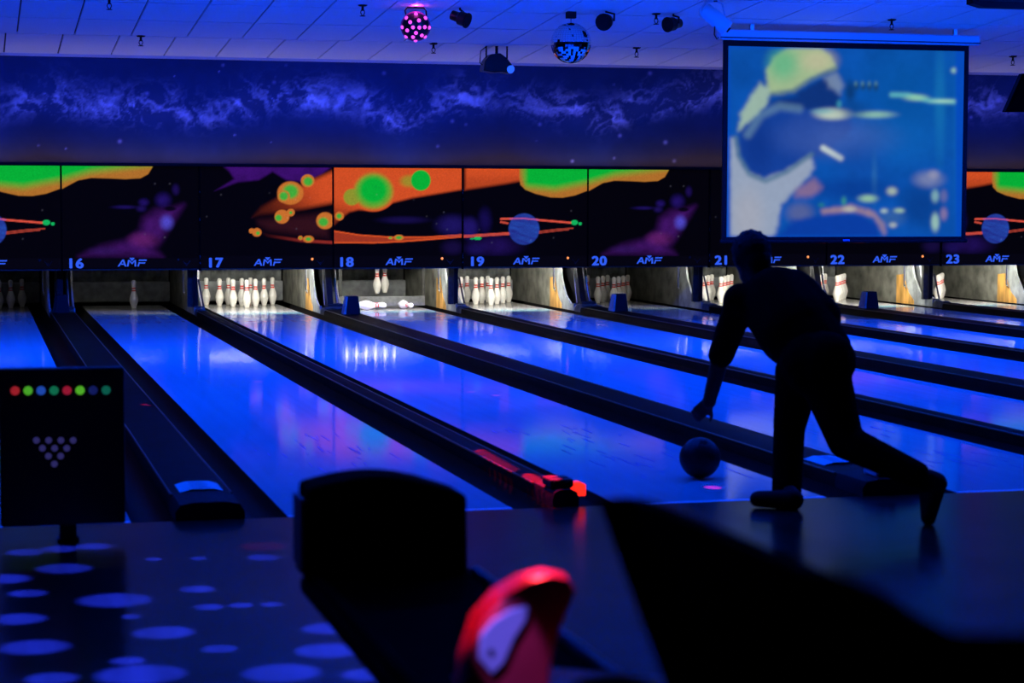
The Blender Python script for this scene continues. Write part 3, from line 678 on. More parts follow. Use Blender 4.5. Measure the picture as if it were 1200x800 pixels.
rel(MB().box(c0.x-.1, c1.x, YS-.075, YS-.06, sz1+.02, sz1+.035), 'case_groove', M_GRID)
for xx in (c0.x+.3, c1.x-.3): rel(MB().box(xx-.02, xx+.02, YS-.02, YS+.02, sz1+.11, zceil(YS)+.02), 'hanger', M_STEEL)

# ------------------------------------------------------------------ things under the ceiling
def sprinkler(u, v, label):
    c = ceilpt(u, v-6); e = empty('sprinkler_head', c, label, 'sprinkler', 'sprinkler heads')
    MB().lathe([(.055, .012), (.055, 0), (.04, -.012), (.016, -.016)], 12).build('escutcheon', M_BLACK, e, True)
    MB().tube([(0, 0, -.01), (0, 0, -.06)], .014, 8).build('stem', M_BLACK, e)
    for s_ in (-1, 1): MB().tube([(s_*.014, 0, -.05), (s_*.022, 0, -.08), (s_*.006, 0, -.11)], .005, 5).build('arm', M_BLACK, e)
    MB().lathe([(.0, -.108), (.030, -.112), (.030, -.118), (0, -.116)], 12).build('deflector', M_BLACK, e)
for u, v, lb in ((165, 48, 'small sprinkler near the cornice above sign sixteen'), (128, 4, 'small sprinkler at the top edge, far left'), (425, 12, 'small sprinkler left of the pink disco lamp'), (508, 57, 'small sprinkler below the pink disco lamp'),
                 (668, 23, 'small sprinkler right beside mirror ball mount') if False else (769, 22, 'small sprinkler between the two right black spotlights'), (746, 62, 'small sprinkler right of the mirror ball by the cornice'),
                 (1045, 29, 'small sprinkler above the projection screen'), (1187, 72, 'small sprinkler right of the projection screen')):
    sprinkler(u, v, lb)

# pink LED disco lamp
top = ceilpt(486, 8); yd = top.y; cc = at(487, 31, yd); R_ = .158
e = empty('disco_lamp', cc, 'round disco lamp glowing with magenta lenses, hung from a bracket', 'disco lamp')
to_cam = (Vector(CAM)-cc).normalized(); aim = Vector((to_cam.x+.05, to_cam.y, to_cam.z-.25)).normalized(); rotm = aim.to_track_quat('Z', 'Y').to_matrix()
prof = [(0, R_*.80), (R_*.35, R_*.76), (R_*.65, R_*.60), (R_*.88, R_*.32), (R_*.97, 0), (R_*.95, -R_*.5), (R_*.6, -R_*.9), (0, -R_*.95)]
dbody = MB().lathe(prof, 28, mtx=rotm).build('body', M_BLACKG, e, True)
MB().lathe([(R_*.97, .012), (R_*1.02, .012), (R_*1.02, -.015), (R_*.97, -.015)], 28, mtx=rotm).build('rim', mat('rim_magenta', (.3, .05, .2), .4), e, True)
M_MAG = mat('magenta_lens', (.4, .02, .3), .3, emit=(1.0, .10, .85), estr=1.15)
M_MAGH = mat('magenta_lens_hot', (.4, .2, .4), .3, emit=(1.0, .55, .95), estr=1.3)
kk = 0
for ring, cnt, ph in ((.25, 3, .5), (.60, 6, .2), (.90, 8, 0)):
    for k in range(cnt):
        a = 2*math.pi*k/cnt+ph; r = R_*ring; z = float(np.interp(r, [p_[0] for p_ in prof[:5]], [p_[1] for p_ in prof[:5]]))
        MB().ell(rotm@Vector((r*math.cos(a), r*math.sin(a), z+.002)), .021, 10, 6).build('lens', M_MAGH if ring == .30 and k in (0, 1) else M_MAG, dbody, True); kk += 1
hz = zceil(cc.y)-cc.z
MB().tube([(-.10, 0, .10), (-.115, 0, hz-.04), (-.09, 0, hz-.01), (.09, 0, hz-.01), (.115, 0, hz-.04), (.12, 0, .06)], .008, 6).build('bracket', M_BLACK, e)
MB().tube([(0, 0, hz-.01), (0, 0, hz+.02)], .02, 8).build('ceiling_mount', M_BLACK, e)
lamp('disco_glow', 'POINT', cc+to_cam*.05+Vector((0, -.05, .21)), 1.6, (1, .1, .85), e, shadow_soft_size=.03)

def spotlight(u, v, vt, r, ln, az, el_, label):
    top = ceilpt(u, vt); c = at(u, v, top.y)
    e = empty('spotlight', c, label, 'spotlight', 'small black spotlights')
    d = Vector((math.cos(az)*math.cos(el_), math.sin(az)*math.cos(el_), math.sin(el_))); rm = d.to_track_quat('Z', 'Y').to_matrix()
    MB().lathe([(0, -ln/2), (r*.7, -ln/2), (r*.75, -ln*.1), (r, 0), (r, ln/2), (r*.88, ln/2), (r*.8, ln*.35), (0, ln*.33)], 16, mtx=rm).build('can', M_BLACKG, e, True); can = e.children[0]
    MB().lathe([(r*1.0, ln*.42), (r*1.12, ln*.42), (r*1.12, ln*.5), (r*1.0, ln*.5)], 16, mtx=rm).build('rim', M_BLACK, can)
    h = zceil(c.y)-c.z; s_ = rm@Vector((1, 0, 0))
    MB().tube([(0, 0, h+.02), (0, 0, r*1.2), (s_.x*r*1.15, s_.y*r*1.15, r*.9), (s_.x*r*1.1, s_.y*r*1.1, 0)], .012, 6).build('yoke', M_BLACK, e)
    return e
spotlight(539, 21, 9, .075, .20, -.7, -.35, 'small black spotlight just right of the pink disco lamp')
spotlight(710, 25, 13, .085, .16, -2.2, -.2, 'small black spotlight right of the mirror ball')
spotlight(789, 28, 16, .075, .20, 3.6, -.15, 'small black spotlight between mirror ball and projection screen')
# larger black scanner with blue lens near the wall
top = ceilpt(582, 54); c = at(582, 74, top.y)
e = empty('stage_light', c, 'black hooded stage light with a blue lens hanging at the mural', 'stage light')
MB().prism([(-.19, -.10), (-.17, .02), (-.10, .10), (.02, .115), (.10, .06), (.19, -.05), (.17, -.13), (.05, -.11), (-.05, -.12)], -.11, .11).build('body', M_BLACKG, e, bevel=.01)
MB().lathe([(.0, .0), (.045, .0), (.05, .02), (0, .03)], 14, c=(.14, -.115, -.075), mtx=Vector((.3, -1, -.3)).to_track_quat('Z', 'Y').to_matrix()).build('lens', mat('blue_lens', (.1, .3, .9), .2, emit=(.03, .16, .9), estr=.8), e, True)
h = zceil(c.y)-c.z
for s_ in (-.13, .13): MB().tube([(s_, 0, .04), (s_, 0, h+.01)], .010, 6).build('bracket_arm', M_BLACK, e)
MB().tube([(0, 0, .1), (.0, 0, h+.02)], .018, 8).build('mount', M_BLACK, e)
MB().tube([(-.12, 0, h), (-.2, .0, h*.7), (-.21, 0, .0), (-.17, 0, -.03)], .006, 6).build('cable', M_BLACK, e)
# mirror ball
top = ceilpt(669, 14); c = at(669, 50.5, top.y); rb = .222
e = empty('mirror_ball', c, 'mirror ball reflecting the blue lanes, hung below the ceiling', 'mirror ball')
mb = MB(); n_, m_ = 44, 26
for i in range(m_):
    t0 = math.pi*(i+.03)/m_; t1 = math.pi*(i+.97)/m_
    for k in range(n_):
        a0 = 2*math.pi*(k+.03)/n_; a1 = 2*math.pi*(k+.97)/n_
        vs = [Vector((math.sin(t)*math.cos(a), math.sin(t)*math.sin(a), math.cos(t)))*rb for t, a in ((t0, a0), (t1, a0), (t1, a1), (t0, a1))]
        mb.add(vs, [(0, 1, 2, 3)])
tag(mb.build('mirror_facets', mat('mirror', (.80, .82, .85), .03, metal=1), e), kind='stuff')
MB().ell((0, 0, 0), rb*.985, 32, 20).build('core', mat('mirror_core', (.35, .36, .4), .15, metal=1), e, True)
h = zceil(c.y)-c.z
MB().tube([(0, 0, rb*.98), (0, 0, h-.06)], .004, 5).build('hanging_wire', M_POST, e)
MB().box(-.05, .05, -.04, .04, h-.07, h+.02).build('motor', M_BLACK, e)
# white projector-like lamp left of the screen
top = ceilpt(838, 1); c = at(838, 22, top.y); rm = Vector((.62, -.25, -.55)).to_track_quat('Z', 'Y').to_matrix()
e = empty('ceiling_lamp', c, 'white cylindrical lamp on a bracket at the screen corner', 'ceiling lamp')
MB().lathe([(0, -.17), (.06, -.17), (.085, -.15), (.09, .05), (.085, .17), (.06, .18), (0, .18)], 18, mtx=rm).build('can', M_WHITEP, e, True)
MB().lathe([(0, .181), (.03, .181), (.03, .195), (0, .195)], 12, mtx=rm).build('lens', M_BLACK, e, True)
MB().tube([(-.16, 0, .02), (-.17, 0, .10), (-.10, 0, .17), (0, 0, .19), (.08, 0, .16), (.11, 0, .04)], .010, 6).build('yoke', M_WHITEP, e, True)
MB().tube([(0, 0, .18), (0, 0, zceil(c.y)-c.z+.02)], .025, 8).build('mount', M_BLACK, e)
MB().tube([(-.02, -.05, -.08), (-.03, -.06, -.17), (-.0, -.06, -.22), (.02, -.06, -.2)], .006, 6).build('cable', M_BLACK, e)
# black hanging speaker at the right edge and dark box at the top right corner
yk = 9.0; q = [at(1196, 86, yk), at(1176, 131, yk), at(1262, 131, yk), at(1262, 86, yk)]
e = empty('hanging_speaker', (q[0].x, yk, q[1].z), 'black tapered loudspeaker hanging at the right edge', 'loudspeaker')
MB().prism([(p_.x-q[0].x+.02, p_.z-q[1].z) for p_ in q], 0, .08).build('cabinet', M_VINYL, e, bevel=.008)
MB().prism([((p_.x-q[0].x)*.9+.04, (p_.z-q[1].z)*.9+.02) for p_ in q], -.008, .0).build('grille', M_VINYL, e)
MB().tube([(.25, .04, q[0].z-q[1].z), (.25, .04, zceil(yk+.04)-q[1].z+.02)], .02, 8).build('hanger', M_BLACK, e)
yk = 7.0; a = at(1140, 8, yk); b = at(1290, 8, yk); zt_ = zceil(yk)
e = empty('hanging_monitor', ((a.x+b.x)/2, yk, a.z), 'dark flat box hanging in the top right corner', 'monitor'); hw_ = (b.x-a.x)/2
MB().prism([(-hw_, .03), (-hw_+.12, 0), (hw_, 0), (hw_, .45), (-hw_, .45)], 0, .12).build('cabinet', M_BLACK, e)
MB().box(-hw_+.05, hw_-.05, -.006, 0, .05, .42).build('screen_glass', M_BLACKG, e)
MB().tube([(0, .06, .44), (0, .06, zt_-a.z+.02)], .025, 8).build('hanger', M_BLACK, e)

# ------------------------------------------------------------------ disco beams on lane and floor, from lamps on the ceiling above the approach
def beamer(name, loc, label, beams, color):
    e = empty(name, loc, label, 'disco lamp')
    MB().lathe([(0, .02), (.08, .02), (.09, -.05), (.13, -.12), (.10, -.18), (0, -.20)], 16).build('body', M_BLACK, e, True)
    MB().tube([(0, 0, 0), (0, 0, zceil(loc[1])-loc[2]+.02)], .02, 8).build('mount', M_BLACK, e)
    for (tgt, ang, pw, colr) in beams:
        lamp('beam', 'SPOT', Vector(loc)+Vector((0, 0, -.21)), pw, colr, e, tgt, spot_size=ang, spot_blend=.6, shadow_soft_size=.008)
B_ = []
loc1 = (-1.4, -2.6, zceil(-1)-.05)
for u, v, wpx in ((75, 666, 60), (7, 678, 55), (33, 695, 42), (135, 703, 82), (21, 725, 62), (40, 758, 78), (192, 741, 68), (165, 790, 100), (180, 655, 20), (233, 654, 16), (308, 653, 36), (231, 690, 40), (245, 711, 34),
                  (282, 709, 28), (318, 708, 26), (385, 736, 62), (385, 762, 76), (258, 760, 40), (154, 722, 22), (150, 774, 40), (330, 788, 90), (70, 643, 40), (110, 640, 40), (30, 647, 40), (60, 795, 60), (430, 790, 60)):
    g = ground(u, v); dep = float((np.array(g)-CAM)@_F); wm = wpx*dep/FPX; dd = (g-Vector(loc1)).length
    B_.append((g, max(.0175, 2*math.atan(wm*.62/dd)), 24000, (.01, .035, 1.0)))
B_.append((at(585, 705, -6.0), .05, 1500, (1, .03, .05))); B_.append((at(655, 675, -6.0), .03, 2500, (1, .03, .05))); B_.append((ground(308, 640), .05, 700, (1, .05, .1)))
beamer('disco_lamp', loc1, 'ceiling disco lamp throwing blue dots onto the approach', B_, None)
B_ = []
loc2 = (.02, 3.6, zceil(3.6)-.05)
RB = [(563+5.4*k_, 527.5+3.1*k_, .075, (1, .010, .0), 260-28*k_, .0175) for k_ in range(8)]+[(620+5*k_, 556+2.9*k_, .075, (1, .010, .0), 300-32*k_, .0175) for k_ in range(7)]
for u, v, z, col, pw, an in RB+[(835, 571, 0, (1, .01, .25), 900, .018), (581, 463, 0, (1, .02, .4), 320, .0175), (552, 459, 0, (1, .02, .5), 200, .0175), (302, 447, 0, (1, .02, .5), 260, .0175), (171, 474, .075, (1, .01, .1), 300, .0175)]:
    B_.append((ground(u, v, z), an, pw*(70 if z > 0 else 5), col))
beamer('disco_lamp', loc2, 'ceiling disco lamp throwing red and magenta dots onto the lanes', B_, None)

beamer('disco_lamp', (-3.6, -8.2, zceil(-1)-.05), 'added ceiling lamp over the seats, brightening the red seat and its patch', [(at(594, 750, -6.07), .03, 1100, (.16, .12, 1)), (at(556, 716, -6.0), .03, 420, (1, .03, .05))], None)  # lamp added to light the red seat and its oval patch

# ------------------------------------------------------------------ capping ends: notices and foul boxes
def notice(x, y, label):
    o = MB().prism([(-.10, .0), (-.045, .014), (.06, .014), (.105, .002), (.105, .004), (.06, .016), (-.045, .016), (-.10, .002)], -.14, .14).build('notice_sheet', M_PAPER, None, loc=(x, y, CAPH*.94))
    return tag(o, label, 'notice', 'paper notices')
n1 = notice(boundary_x(15), .55, 'pale paper notice on the capping end left of lane sixteen'); n2 = notice(boundary_x(17), .78, 'pale paper notice on the capping end beside the bowler')
M_INK = mat('notice_ink', (.12, .12, .3), .8)
for nn in (n1, n2):
    for k in range(6): MB().box(-.04, .05-.01*(k % 3), -.11+k*.04, -.10+k*.04, .0162, .0168).build('text_line', M_INK, nn)
def foul_box(x, label, light, red=False):
    e = empty('foul_detector', (x, .10, CAPH*1.07), label, 'detector', 'foul detectors')
    MB().box(-.058, .058, -.02, .14, 0, .042).build('case', light, e, bevel=.01)
    MB().tube([(-.03, -.03, .02), (-.03, .0, .02)], .018, 12).build('lens', M_BLACKG, e, True)
    MB().tube([(.03, -.03, .015), (.03, .0, .015)], .018, 12).build('lens', M_BLACKG, e, True)
    MB().box(-.045, .04, .03, .11, .042, .045).build('sticker', M_PAPER if not red else M_POST, e)
    if red: MB().prism([(.062, -.045), (.125, -.045), (.125, .010), (.10, .022), (.062, .022)], .0, .07).build('warning_lamp', mat('red_lamp', (.4, .01, .01), .3, emit=(1, .02, .01), estr=1.6), e, bevel=.006)
foul_box(boundary_x(16), 'small grey foul detector on the capping end between lanes sixteen and seventeen', M_POST, True)
foul_box(boundary_x(17), 'pale foul detector on the capping end behind the bowler', M_WHITEP)
# ------------------------------------------------------------------ bowler
ft = ground(912, 590)
root = empty('person', (ft.x, ft.y, 0), 'bowler in dark clothes bending forward on the foul line, arm hanging after release', 'person')
hipR = at(936, 436, -.28); hipL = at(966, 440, -.40); kneeR = at(925, 500, -.10); ankR = at(922, 572, -.20)
kneeL = at(991, 517, -.52); ankL = at(1074, 556, -.82); pel = at(955, 424, -.34); chest = at(917, 350, -.02); belly = at(938, 392, -.20)
shL = at(868, 352, .06); elL = at(845, 416, .22); wrL = at(831, 471, .36); shR = at(938, 340, .05); neck = at(893, 330, .08); head = at(880, 302, .16)
elR = at(958, 384, .02); wrR = at(928, 384, .16)
body = MB()
body.cap(pel, belly, .145, .14).cap(belly, chest, .14, .145).cap(chest, neck, .10, .062).cap(neck, head, .058, .06)
body.cap(shL, chest, .07, .10).cap(shR, chest, .07, .10)
# head with jaw, nose, brow and ears; face turned down the lane
fd = Vector((-.10, .90, -.42)).normalized(); hz_ = fd.to_track_quat('Y', 'Z').to_matrix()
body.ell(head, (.078, .098, .112), 18, 12, hz_)
body.ell(head+hz_@Vector((0, .035, -.075)), (.055, .062, .055), 14, 8, hz_)
body.cap(head+hz_@Vector((0, .092, .01)), head+hz_@Vector((0, .118, -.03)), .012, .016)
for s_ in (-1, 1): body.ell(head+hz_@Vector((s_*.082, -.005, -.01)), (.014, .024, .034), 10, 6, hz_)
body.cap(shL, elL, .058, .046).cap(elL, wrL, .046, .034).cap(shR, elR, .058, .046).cap(elR, wrR, .042, .028)
def hand(mb, wrist, d, palm_n, sgn):
    d = d.normalized(); side = d.cross(palm_n).normalized()*sgn; pn = side.cross(d)*sgn
    pc = wrist+d*.055
    for k in (-1.5, -.5, .5, 1.5):
        mb.cap(wrist+side*k*.011, wrist+d*.095+side*k*.019, .016, .0125, 8)
        ln = {-1.5: .058, -.5: .074, .5: .080, 1.5: .070}[k]; r0 = wrist+d*.095+side*k*.019
        m1 = r0+d*ln*.5+pn*.008; m2 = m1+d*ln*.28+pn*.016; m3 = m2+d*ln*.16+pn*.020
        mb.cap(r0, m1, .0098, .0088, 8).cap(m1, m2, .0088, .008, 8).cap(m2, m3, .008, .0068, 8)
    t0 = wrist+d*.025+side*.026; t1 = t0+d*.038+side*.034+pn*.008; t2 = t1+d*.032+side*.008+pn*.012
    mb.cap(t0, t1, .014, .0105, 8).cap(t1, t2, .0105, .0085, 8)
hd = at(813, 490, .46)-wrL
hand(body, wrL, hd, Vector((.5, .8, .1)), 1); hand(body, wrR, at(930, 410, .24)-wrR, Vector((0, 1, 0)), -1)
body.cap(pel, hipR, .13, .10).cap(hipR, kneeR, .085, .06).cap(kneeR, ankR, .058, .042).cap(pel, hipL, .13, .105).cap(hipL, kneeL, .09, .06).cap(kneeL, ankL, .058, .042)
toeR = ground(888, 586, .035); heelR = ground(930, 585, .05); body.cap(ankR, heelR, .042, .038).cap(heelR, toeR, .035, .03)
toeL = ground(1088, 607, .03); heelL = at(1097, 566, -.86); body.cap(ankL, heelL, .042, .036).cap(heelL, toeL, .034, .03)
remeshed(body, 'body', M_SKIN, root, .008, 2)
hair = MB(); hair.ell(head+hz_@Vector((0, -.018, .022)), (.096, .108, .112), 18, 12, hz_).ell(head+hz_@Vector((0, -.06, -.03)), (.072, .06, .075), 14, 8, hz_)
for k in range(70):
    a_, b_ = random.uniform(0, 6.28), random.uniform(.1, 1.45); dv = Vector((math.cos(a_)*math.sin(b_), math.sin(a_)*math.sin(b_), math.cos(b_)))
    hair.ell(head+hz_@Vector((dv.x*.092, dv.y*.104-.02, dv.z*.108+.022)), random.uniform(.007, .012), 8, 6)
remeshed(hair, 'hair', M_HAIR, root, .007, 1)
shirt = MB(); cB = at(934, 386, -.18); cC = at(912, 356, -.02)
shirt.cap(cB, cC, .195, .185).cap(at(958, 412, -.30), cB, .165, .190).cap(shL, cC, .088, .14).cap(shR, cC, .085, .14).cap(at(899, 326, .08), cC, .066, .14)
shirt.cap(at(928, 344, -.02), at(958, 372, -.2), .125, .115).cap(at(915, 332, .03), at(935, 345, -.04), .075, .11)
shirt.cap(shL, shL.lerp(elL, 1.0), .080, .066).cap(shR, shR.lerp(elR, .9), .074, .06)
remeshed(shirt, 'shirt', M_CLOTH, root, .012, 6)
tr = MB(); tr.cap(pel, at(956, 416, -.31), .172, .165).cap(at(968, 424, -.42), hipL, .145, .125).cap(pel, hipR, .15, .115).cap(hipR, kneeR, .112, .080).cap(kneeR, ankR, .078, .073)
tr.cap(hipL, kneeL, .128, .086).cap(kneeL, ankL, .084, .064).cap(ankR, at(922, 578, -.2), .073, .072)
remeshed(tr, 'trousers', M_JEAN, root, .012, 5)
M_SHOE_ = mat('bowling_shoe', (.005, .005, .006), .7, spec=.15)
sh = MB(); sh.cap(heelR+Vector((0, 0, -.002)), toeR+Vector((0, 0, .006)), .050, .040).cap(ankR+Vector((0, 0, -.03)), heelR, .05, .05)
remeshed(sh, 'shoe', M_SHOE_, root, .01, 3)
sh = MB(); sh.cap(heelL, toeL+Vector((0, 0, .004)), .050, .036).cap(ankL.lerp(heelL, .5), heelL, .05, .052).cap(heelL.lerp(toeL, .35)+Vector((-.012, .02, 0)), toeL, .046, .036)
remeshed(sh, 'shoe', M_SHOE_, root, .01, 3)
g = ground(820, 560); bb = MB().ell((0, 0, 0), .108, 36, 24)
o = bb.build('bowling_ball', mat('ball_dark', (.006, .006, .012), .45, spec=.2), None, True, loc=(g.x, g.y, .1081)); tag(o, 'dark bowling ball rolling on lane seventeen in front of the bowler', 'bowling ball')
for a in ((.012, .02), (-.014, .02), (0, -.04)):
    nrm = Vector((a[0]*8, -.6, .9+a[1])).normalized(); MB().lathe([(0, .0), (.012, .0), (.012, .0012), (0, .0012)], 12, c=nrm*.1075, mtx=nrm.to_track_quat('Z', 'Y').to_matrix()).build('finger_hole', M_BLACK, o)

# ------------------------------------------------------------------ pin indicator sign on the approach, left
g = ground(80, 634); yp = g.y; a = at(-2, 432, yp); b = at(147, 612, yp)
e = empty('pin_indicator', (g.x, yp, 0), 'dark pin indicator board with a row of coloured lamps on a short post', 'indicator board')
M_BROWN = mat('board_brown', (.030, .014, .010), .6, noise=.3)
MB().box(a.x-g.x, b.x-g.x, -.02, .06, b.z, a.z).build('board', M_BROWN, e, bevel=.01)
face = MB().box(a.x-g.x+.015, b.x-g.x-.015, -.024, -.019, b.z+.015, a.z-.015).build('face_panel', mat('board_face', (.030, .014, .010), .6), e)
MB().box(-.035, .035, .0, .05, .012, b.z+.03).build('post', M_BLACK, e); MB().box(-.045, .045, -.01, .06, 0, .014).build('base_plate', M_BLACK, e)
for k, col in enumerate(((190, 40, 50), (90, 200, 50), (40, 90, 210), (20, 130, 90), (180, 30, 60), (100, 210, 50), (24, 34, 110), (16, 110, 90))):
    p_ = at(17.5+k*15.2, 456.5-.1*k+.6, yp); MB().lathe([(0, .012), (.013, .010), (.019, 0), (.019, -.004)], 14, mtx=Vector((0, -1, 0)).to_track_quat('Z', 'Y').to_matrix()).build('lamp', mat('lamp_%d' % k, (.1, .1, .1), .4, emit=s2l(col), estr=.6), face, True, loc=(p_.x-g.x, -.024, p_.z))
for r_, cnt in enumerate((4, 3, 2, 1)):
    for k in range(cnt):
        p_ = at(42.5+14.3*k+7*r_, 515+9.2*r_, yp); MB().lathe([(0, .008), (.010, .006), (.014, 0), (.014, -.004)], 12, mtx=Vector((0, -1, 0)).to_track_quat('Z', 'Y').to_matrix()).build('pin_lamp', mat('pin_lamp', (.1, .1, .2), .4, emit=s2l((58, 54, 120)), estr=.55), face, True, loc=(p_.x-g.x, -.024, p_.z))

# ------------------------------------------------------------------ ball return in the foreground
xc = boundary_x(15); yh = -4.1
hl, hr = at(358, 660, yh), at(549, 680, yh); tl, tr_, tm = at(362, 563, yh+.16), at(546, 570, yh+.16), at(450, 549, yh+.16); tl.x = at(362, 563, yh).x; tr_.x = at(546, 570, yh).x
e = empty('ball_return', ((hl.x+hr.x)/2, yh, 0), 'black ball return with a domed hood and long rack in the foreground', 'ball return'); ox = (hl.x+hr.x)/2
prof = [(hl.x-ox, .47), (hr.x-ox, .47), (tr_.x-ox+.004, tr_.z)]
for k in range(1, 8): f_ = k/8; prof.append((tr_.x-ox+(tl.x-tr_.x)*f_, tr_.z+(tl.z-tr_.z)*f_+math.sin(math.pi*f_)*(tm.z-(tl.z+tr_.z)/2)))
prof.append((tl.x-ox, tl.z))
hood = MB().prism(prof, 0, .18).build('hood', M_VINYL, e, bevel=.012)
MB().box(.06, .16, .03, .15, 0, .48).build('pedestal', M_VINYL, e)
MB().box(hl.x-ox, hr.x-ox+.05, -1.5, .1, .42, .47).build('rack_tray', M_VINYL, e, bevel=.015)
for xx in (hl.x-ox+.03, hr.x-ox+.02): MB().tube([(xx, -1.5, .475), (xx, -.005, .475)], .018, 8).build('rack_rail', M_VINYL if xx < 0 else mat('rail_lit_blue', (.10, .12, .2), .4), e, True)  # blue light on the right rail is painted into its colour
MB().box(.05, .15, -1.45, -1.35, 0, .43).build('rack_leg', M_VINYL, e)
MB().box(hl.x-ox-.008, hl.x-ox+.002, .02, .16, .50, tl.z-.03).build('lit_side', mat('hood_side_lit', (.04, .05, .09), .4), hood)  # light on the hood's left side, painted as a paler bluish slab

# ------------------------------------------------------------------ foreground seats (out of focus)
def shell_back(name, top_pts, bot_pts, thick, bulge, material, parent):
    """curved moulded back lofted between a top and a bottom edge line"""
    n_ = len(top_pts); m_ = 10; mb = MB(); V = []
    nrm = (Vector(top_pts[-1])-Vector(top_pts[0])).cross(Vector(bot_pts[0])-Vector(top_pts[0])).normalized()
    for s_ in (0, 1):
        for j in range(m_+1):
            f_ = j/m_
            for i in range(n_):
                t_ = i/(n_-1); p_ = Vector(top_pts[i]).lerp(Vector(bot_pts[i]), f_)
                V.append(p_+nrm*(bulge*math.sin(math.pi*t_)*(.5+.5*f_)+s_*thick))
    W_ = (m_+1)*n_; F_ = []
    for j in range(m_):
        for i in range(n_-1):
            q_ = j*n_+i; F_ += [(q_, q_+1, q_+n_+1, q_+n_), (W_+q_, W_+q_+n_, W_+q_+n_+1, W_+q_+1)]
    for i in range(n_-1): F_ += [(i, W_+i, W_+i+1, i+1), (m_*n_+i, m_*n_+i+1, W_+m_*n_+i+1, W_+m_*n_+i)]
    for j in range(m_): F_ += [(j*n_, (j+1)*n_, W_+(j+1)*n_, W_+j*n_), (j*n_+n_-1, W_+j*n_+n_-1, W_+(j+1)*n_+n_-1, (j+1)*n_+n_-1)]
    return mb.add(V, F_).build(name, material, parent, True)
def interp_pts(pts, n_):
    pts = [Vector(p_) for p_ in pts]; d_ = [0]
    for i in range(1, len(pts)): d_.append(d_[-1]+(pts[i]-pts[i-1]).length)
    out = []
    for k in range(n_):
        t_ = d_[-1]*k/(n_-1)
        for i in range(1, len(pts)):
            if t_ <= d_[i]+1e-9: out.append(pts[i-1].lerp(pts[i], (t_-d_[i-1])/(d_[i]-d_[i-1]))); break
    return out
# red moulded seat
M_REDS = mat('red_fibreglass', (.62, .03, .04), .35, noise=.15, nscale=8)
yr = -6.0
outl = [(534, 830), (540, 770), (556, 722), (582, 692), (612, 674), (640, 667), (660, 671), (668, 684), (660, 706), (648, 735), (640, 770), (634, 830)]
c0 = at(600, 760, yr); e = empty('moulded_seat', (c0.x+.15, yr, 0), 'red moulded plastic seat with pale oval patch, blurred in the foreground', 'seat')
mb = MB(); lay = 9; V = []; ctr = at(608, 770, yr)
for j in range(lay):                                   # lens-like shell, thick in the middle
    f_ = j/(lay-1)*2-1; sc = math.sqrt(max(.0, 1-abs(f_)**2.2))*.10+.90 if abs(f_) < .999 else .80
    for (u, v) in outl:
        p_ = at(u, v, yr); V.append(ctr+(p_-ctr)*sc+Vector((0, f_*.055, 0)))
n_ = len(outl)
F_ = [(j*n_+i, j*n_+(i+1) % n_, (j+1)*n_+(i+1) % n_, (j+1)*n_+i) for j in range(lay-1) for i in range(n_)]+[tuple(range(n_))[::-1], tuple(range((lay-1)*n_, lay*n_))]
V = [p_-Vector((c0.x+.15, yr, 0)) for p_ in V]
o = mb.add(V, F_).build('backrest', M_REDS, e, True)
pp = [(563, 775), (566, 745), (580, 728), (600, 716), (622, 711), (618, 728), (604, 750), (592, 778), (578, 792)]
MB().prism([(at(u, v, yr-.075).x-c0.x-.15, at(u, v, yr-.075).z) for u, v in pp], -.068, -.052).build('oval_patch', M_PAPER, e, bevel=.003)
q = at(577, 765, yr-.08); MB().tube([(q.x-c0.x-.15, -.072, q.z), (q.x-c0.x-.15, -.066, q.z)], .005, 10).build('screw', M_BLACK, e)
zb_ = at(600, 830, yr).z
MB().prism([(-.22, zb_+.02), (-.08, zb_+.03), (.30, zb_-.02), (.30, zb_-.06), (-.15, zb_-.05)], -.2, .2).build('seat_shell', M_REDS, e, bevel=.015)
MB().tube([(.05, 0, 0), (.05, 0, zb_-.04)], .03, 10).build('pedestal', M_STEEL, e, True)
MB().lathe([(.0, .02), (.2, .012), (.22, 0), (0, 0)], 20, c=(.05, 0, 0)).build('base', M_STEEL, e)
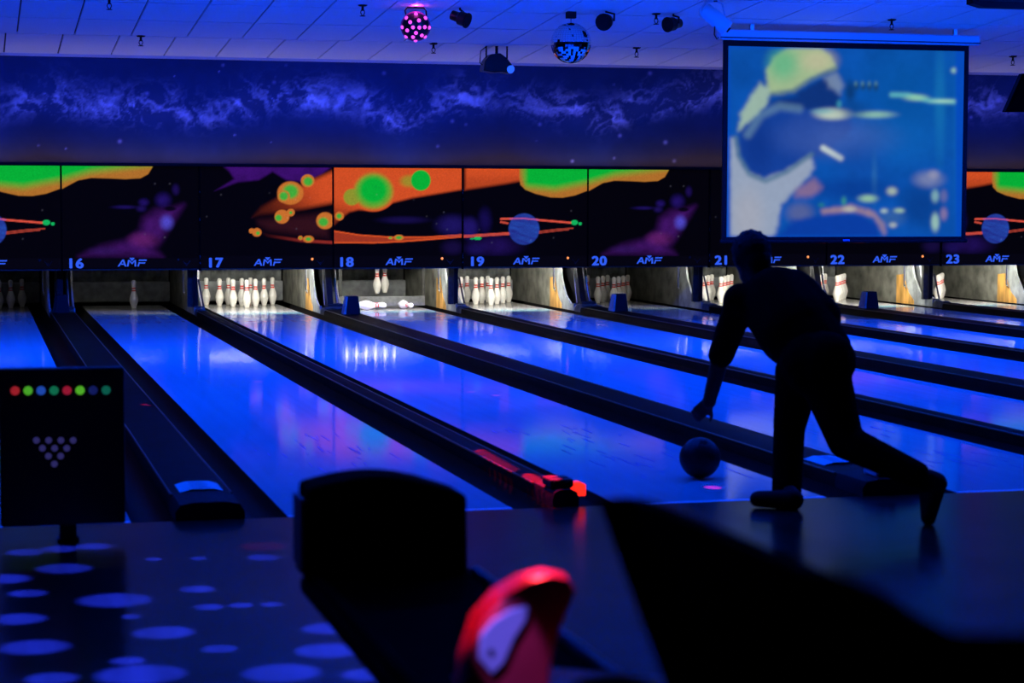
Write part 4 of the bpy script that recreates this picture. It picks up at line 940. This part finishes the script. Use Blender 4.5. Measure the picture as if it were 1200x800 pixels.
# black seats at right
def black_seat(name, top, bottom, label, bulge=.03, seat=True):
    top = interp_pts(top, 15); bottom = interp_pts(bottom, 15); b0 = bottom[7]
    base = Vector((b0.x+.1, b0.y, 0)); e = empty(name, base, label, 'seat', 'dark foreground seats')
    shell_back('backrest', [p_-base for p_ in top], [p_-base for p_ in bottom], .035, bulge, M_VINYL, e)
    zb_ = min(p_.z for p_ in bottom)
    MB().box(-.16, .10, -.16, .16, zb_-.10, zb_-.02).build('seat_cushion', M_VINYL, e, bevel=.02)
    MB().tube([(0, 0, 0), (0, 0, zb_-.08)], .035, 10).build('pedestal', M_POST, e, True); MB().lathe([(.0, .03), (.15, .015), (.16, 0), (0, 0)], 20).build('base', M_POST, e)
def gz(u, v, z): return ground(u, v, z)
z1 = 1.04
black_seat('lounge_seat', [gz(700, 586, z1-.004), gz(706, 579, z1), gz(722, 580, z1), gz(770, 600, z1), gz(840, 632, z1), gz(915, 664, z1), gz(985, 694, z1), gz(1080, 740, z1)],
           [gz(800, 860, .80), gz(806, 862, .80), gz(830, 866, .80), gz(870, 876, .80), gz(920, 890, .80), gz(980, 905, .80), gz(1040, 920, .80), gz(1100, 940, .80)], 'dark high seat back with a pointed near-left corner, in the right foreground')
z2 = 1.13
black_seat('lounge_seat', [gz(905, 690, z2-.02), gz(918, 676, z2-.004), gz(940, 669, z2), gz(975, 672, z2), gz(1005, 684, z2), gz(1045, 712, z2-.008), gz(1090, 735, z2-.01), gz(1130, 741, z2-.012), gz(1220, 742, z2-.012), gz(1300, 744, z2-.012)],
           [gz(905, 900, .96), gz(918, 900, .96), gz(940, 900, .96), gz(975, 900, .96), gz(1005, 900, .96), gz(1045, 900, .96), gz(1090, 900, .96), gz(1130, 900, .96), gz(1220, 900, .96), gz(1300, 900, .96)], 'dark low rounded seat back at the bottom right corner', .01)
# small rounded top at the bottom edge
g = at(722, 806, -6.9); e = empty('bar_stool', (g.x, g.y, 0), 'dark rounded stool seat cut off by the bottom edge', 'stool')
MB().ell((0, 0, g.z-.005), (.062, .062, .018), 24, 10).build('seat', mat('stool_vinyl', (.012, .006, .010), .8, spec=.02), e, True)
MB().tube([(0, 0, 0), (0, 0, g.z-.01)], .03, 10).build('pedestal', M_POST, e, True); MB().lathe([(.0, .03), (.16, .015), (.18, 0), (0, 0)], 20).build('base', M_POST, e)
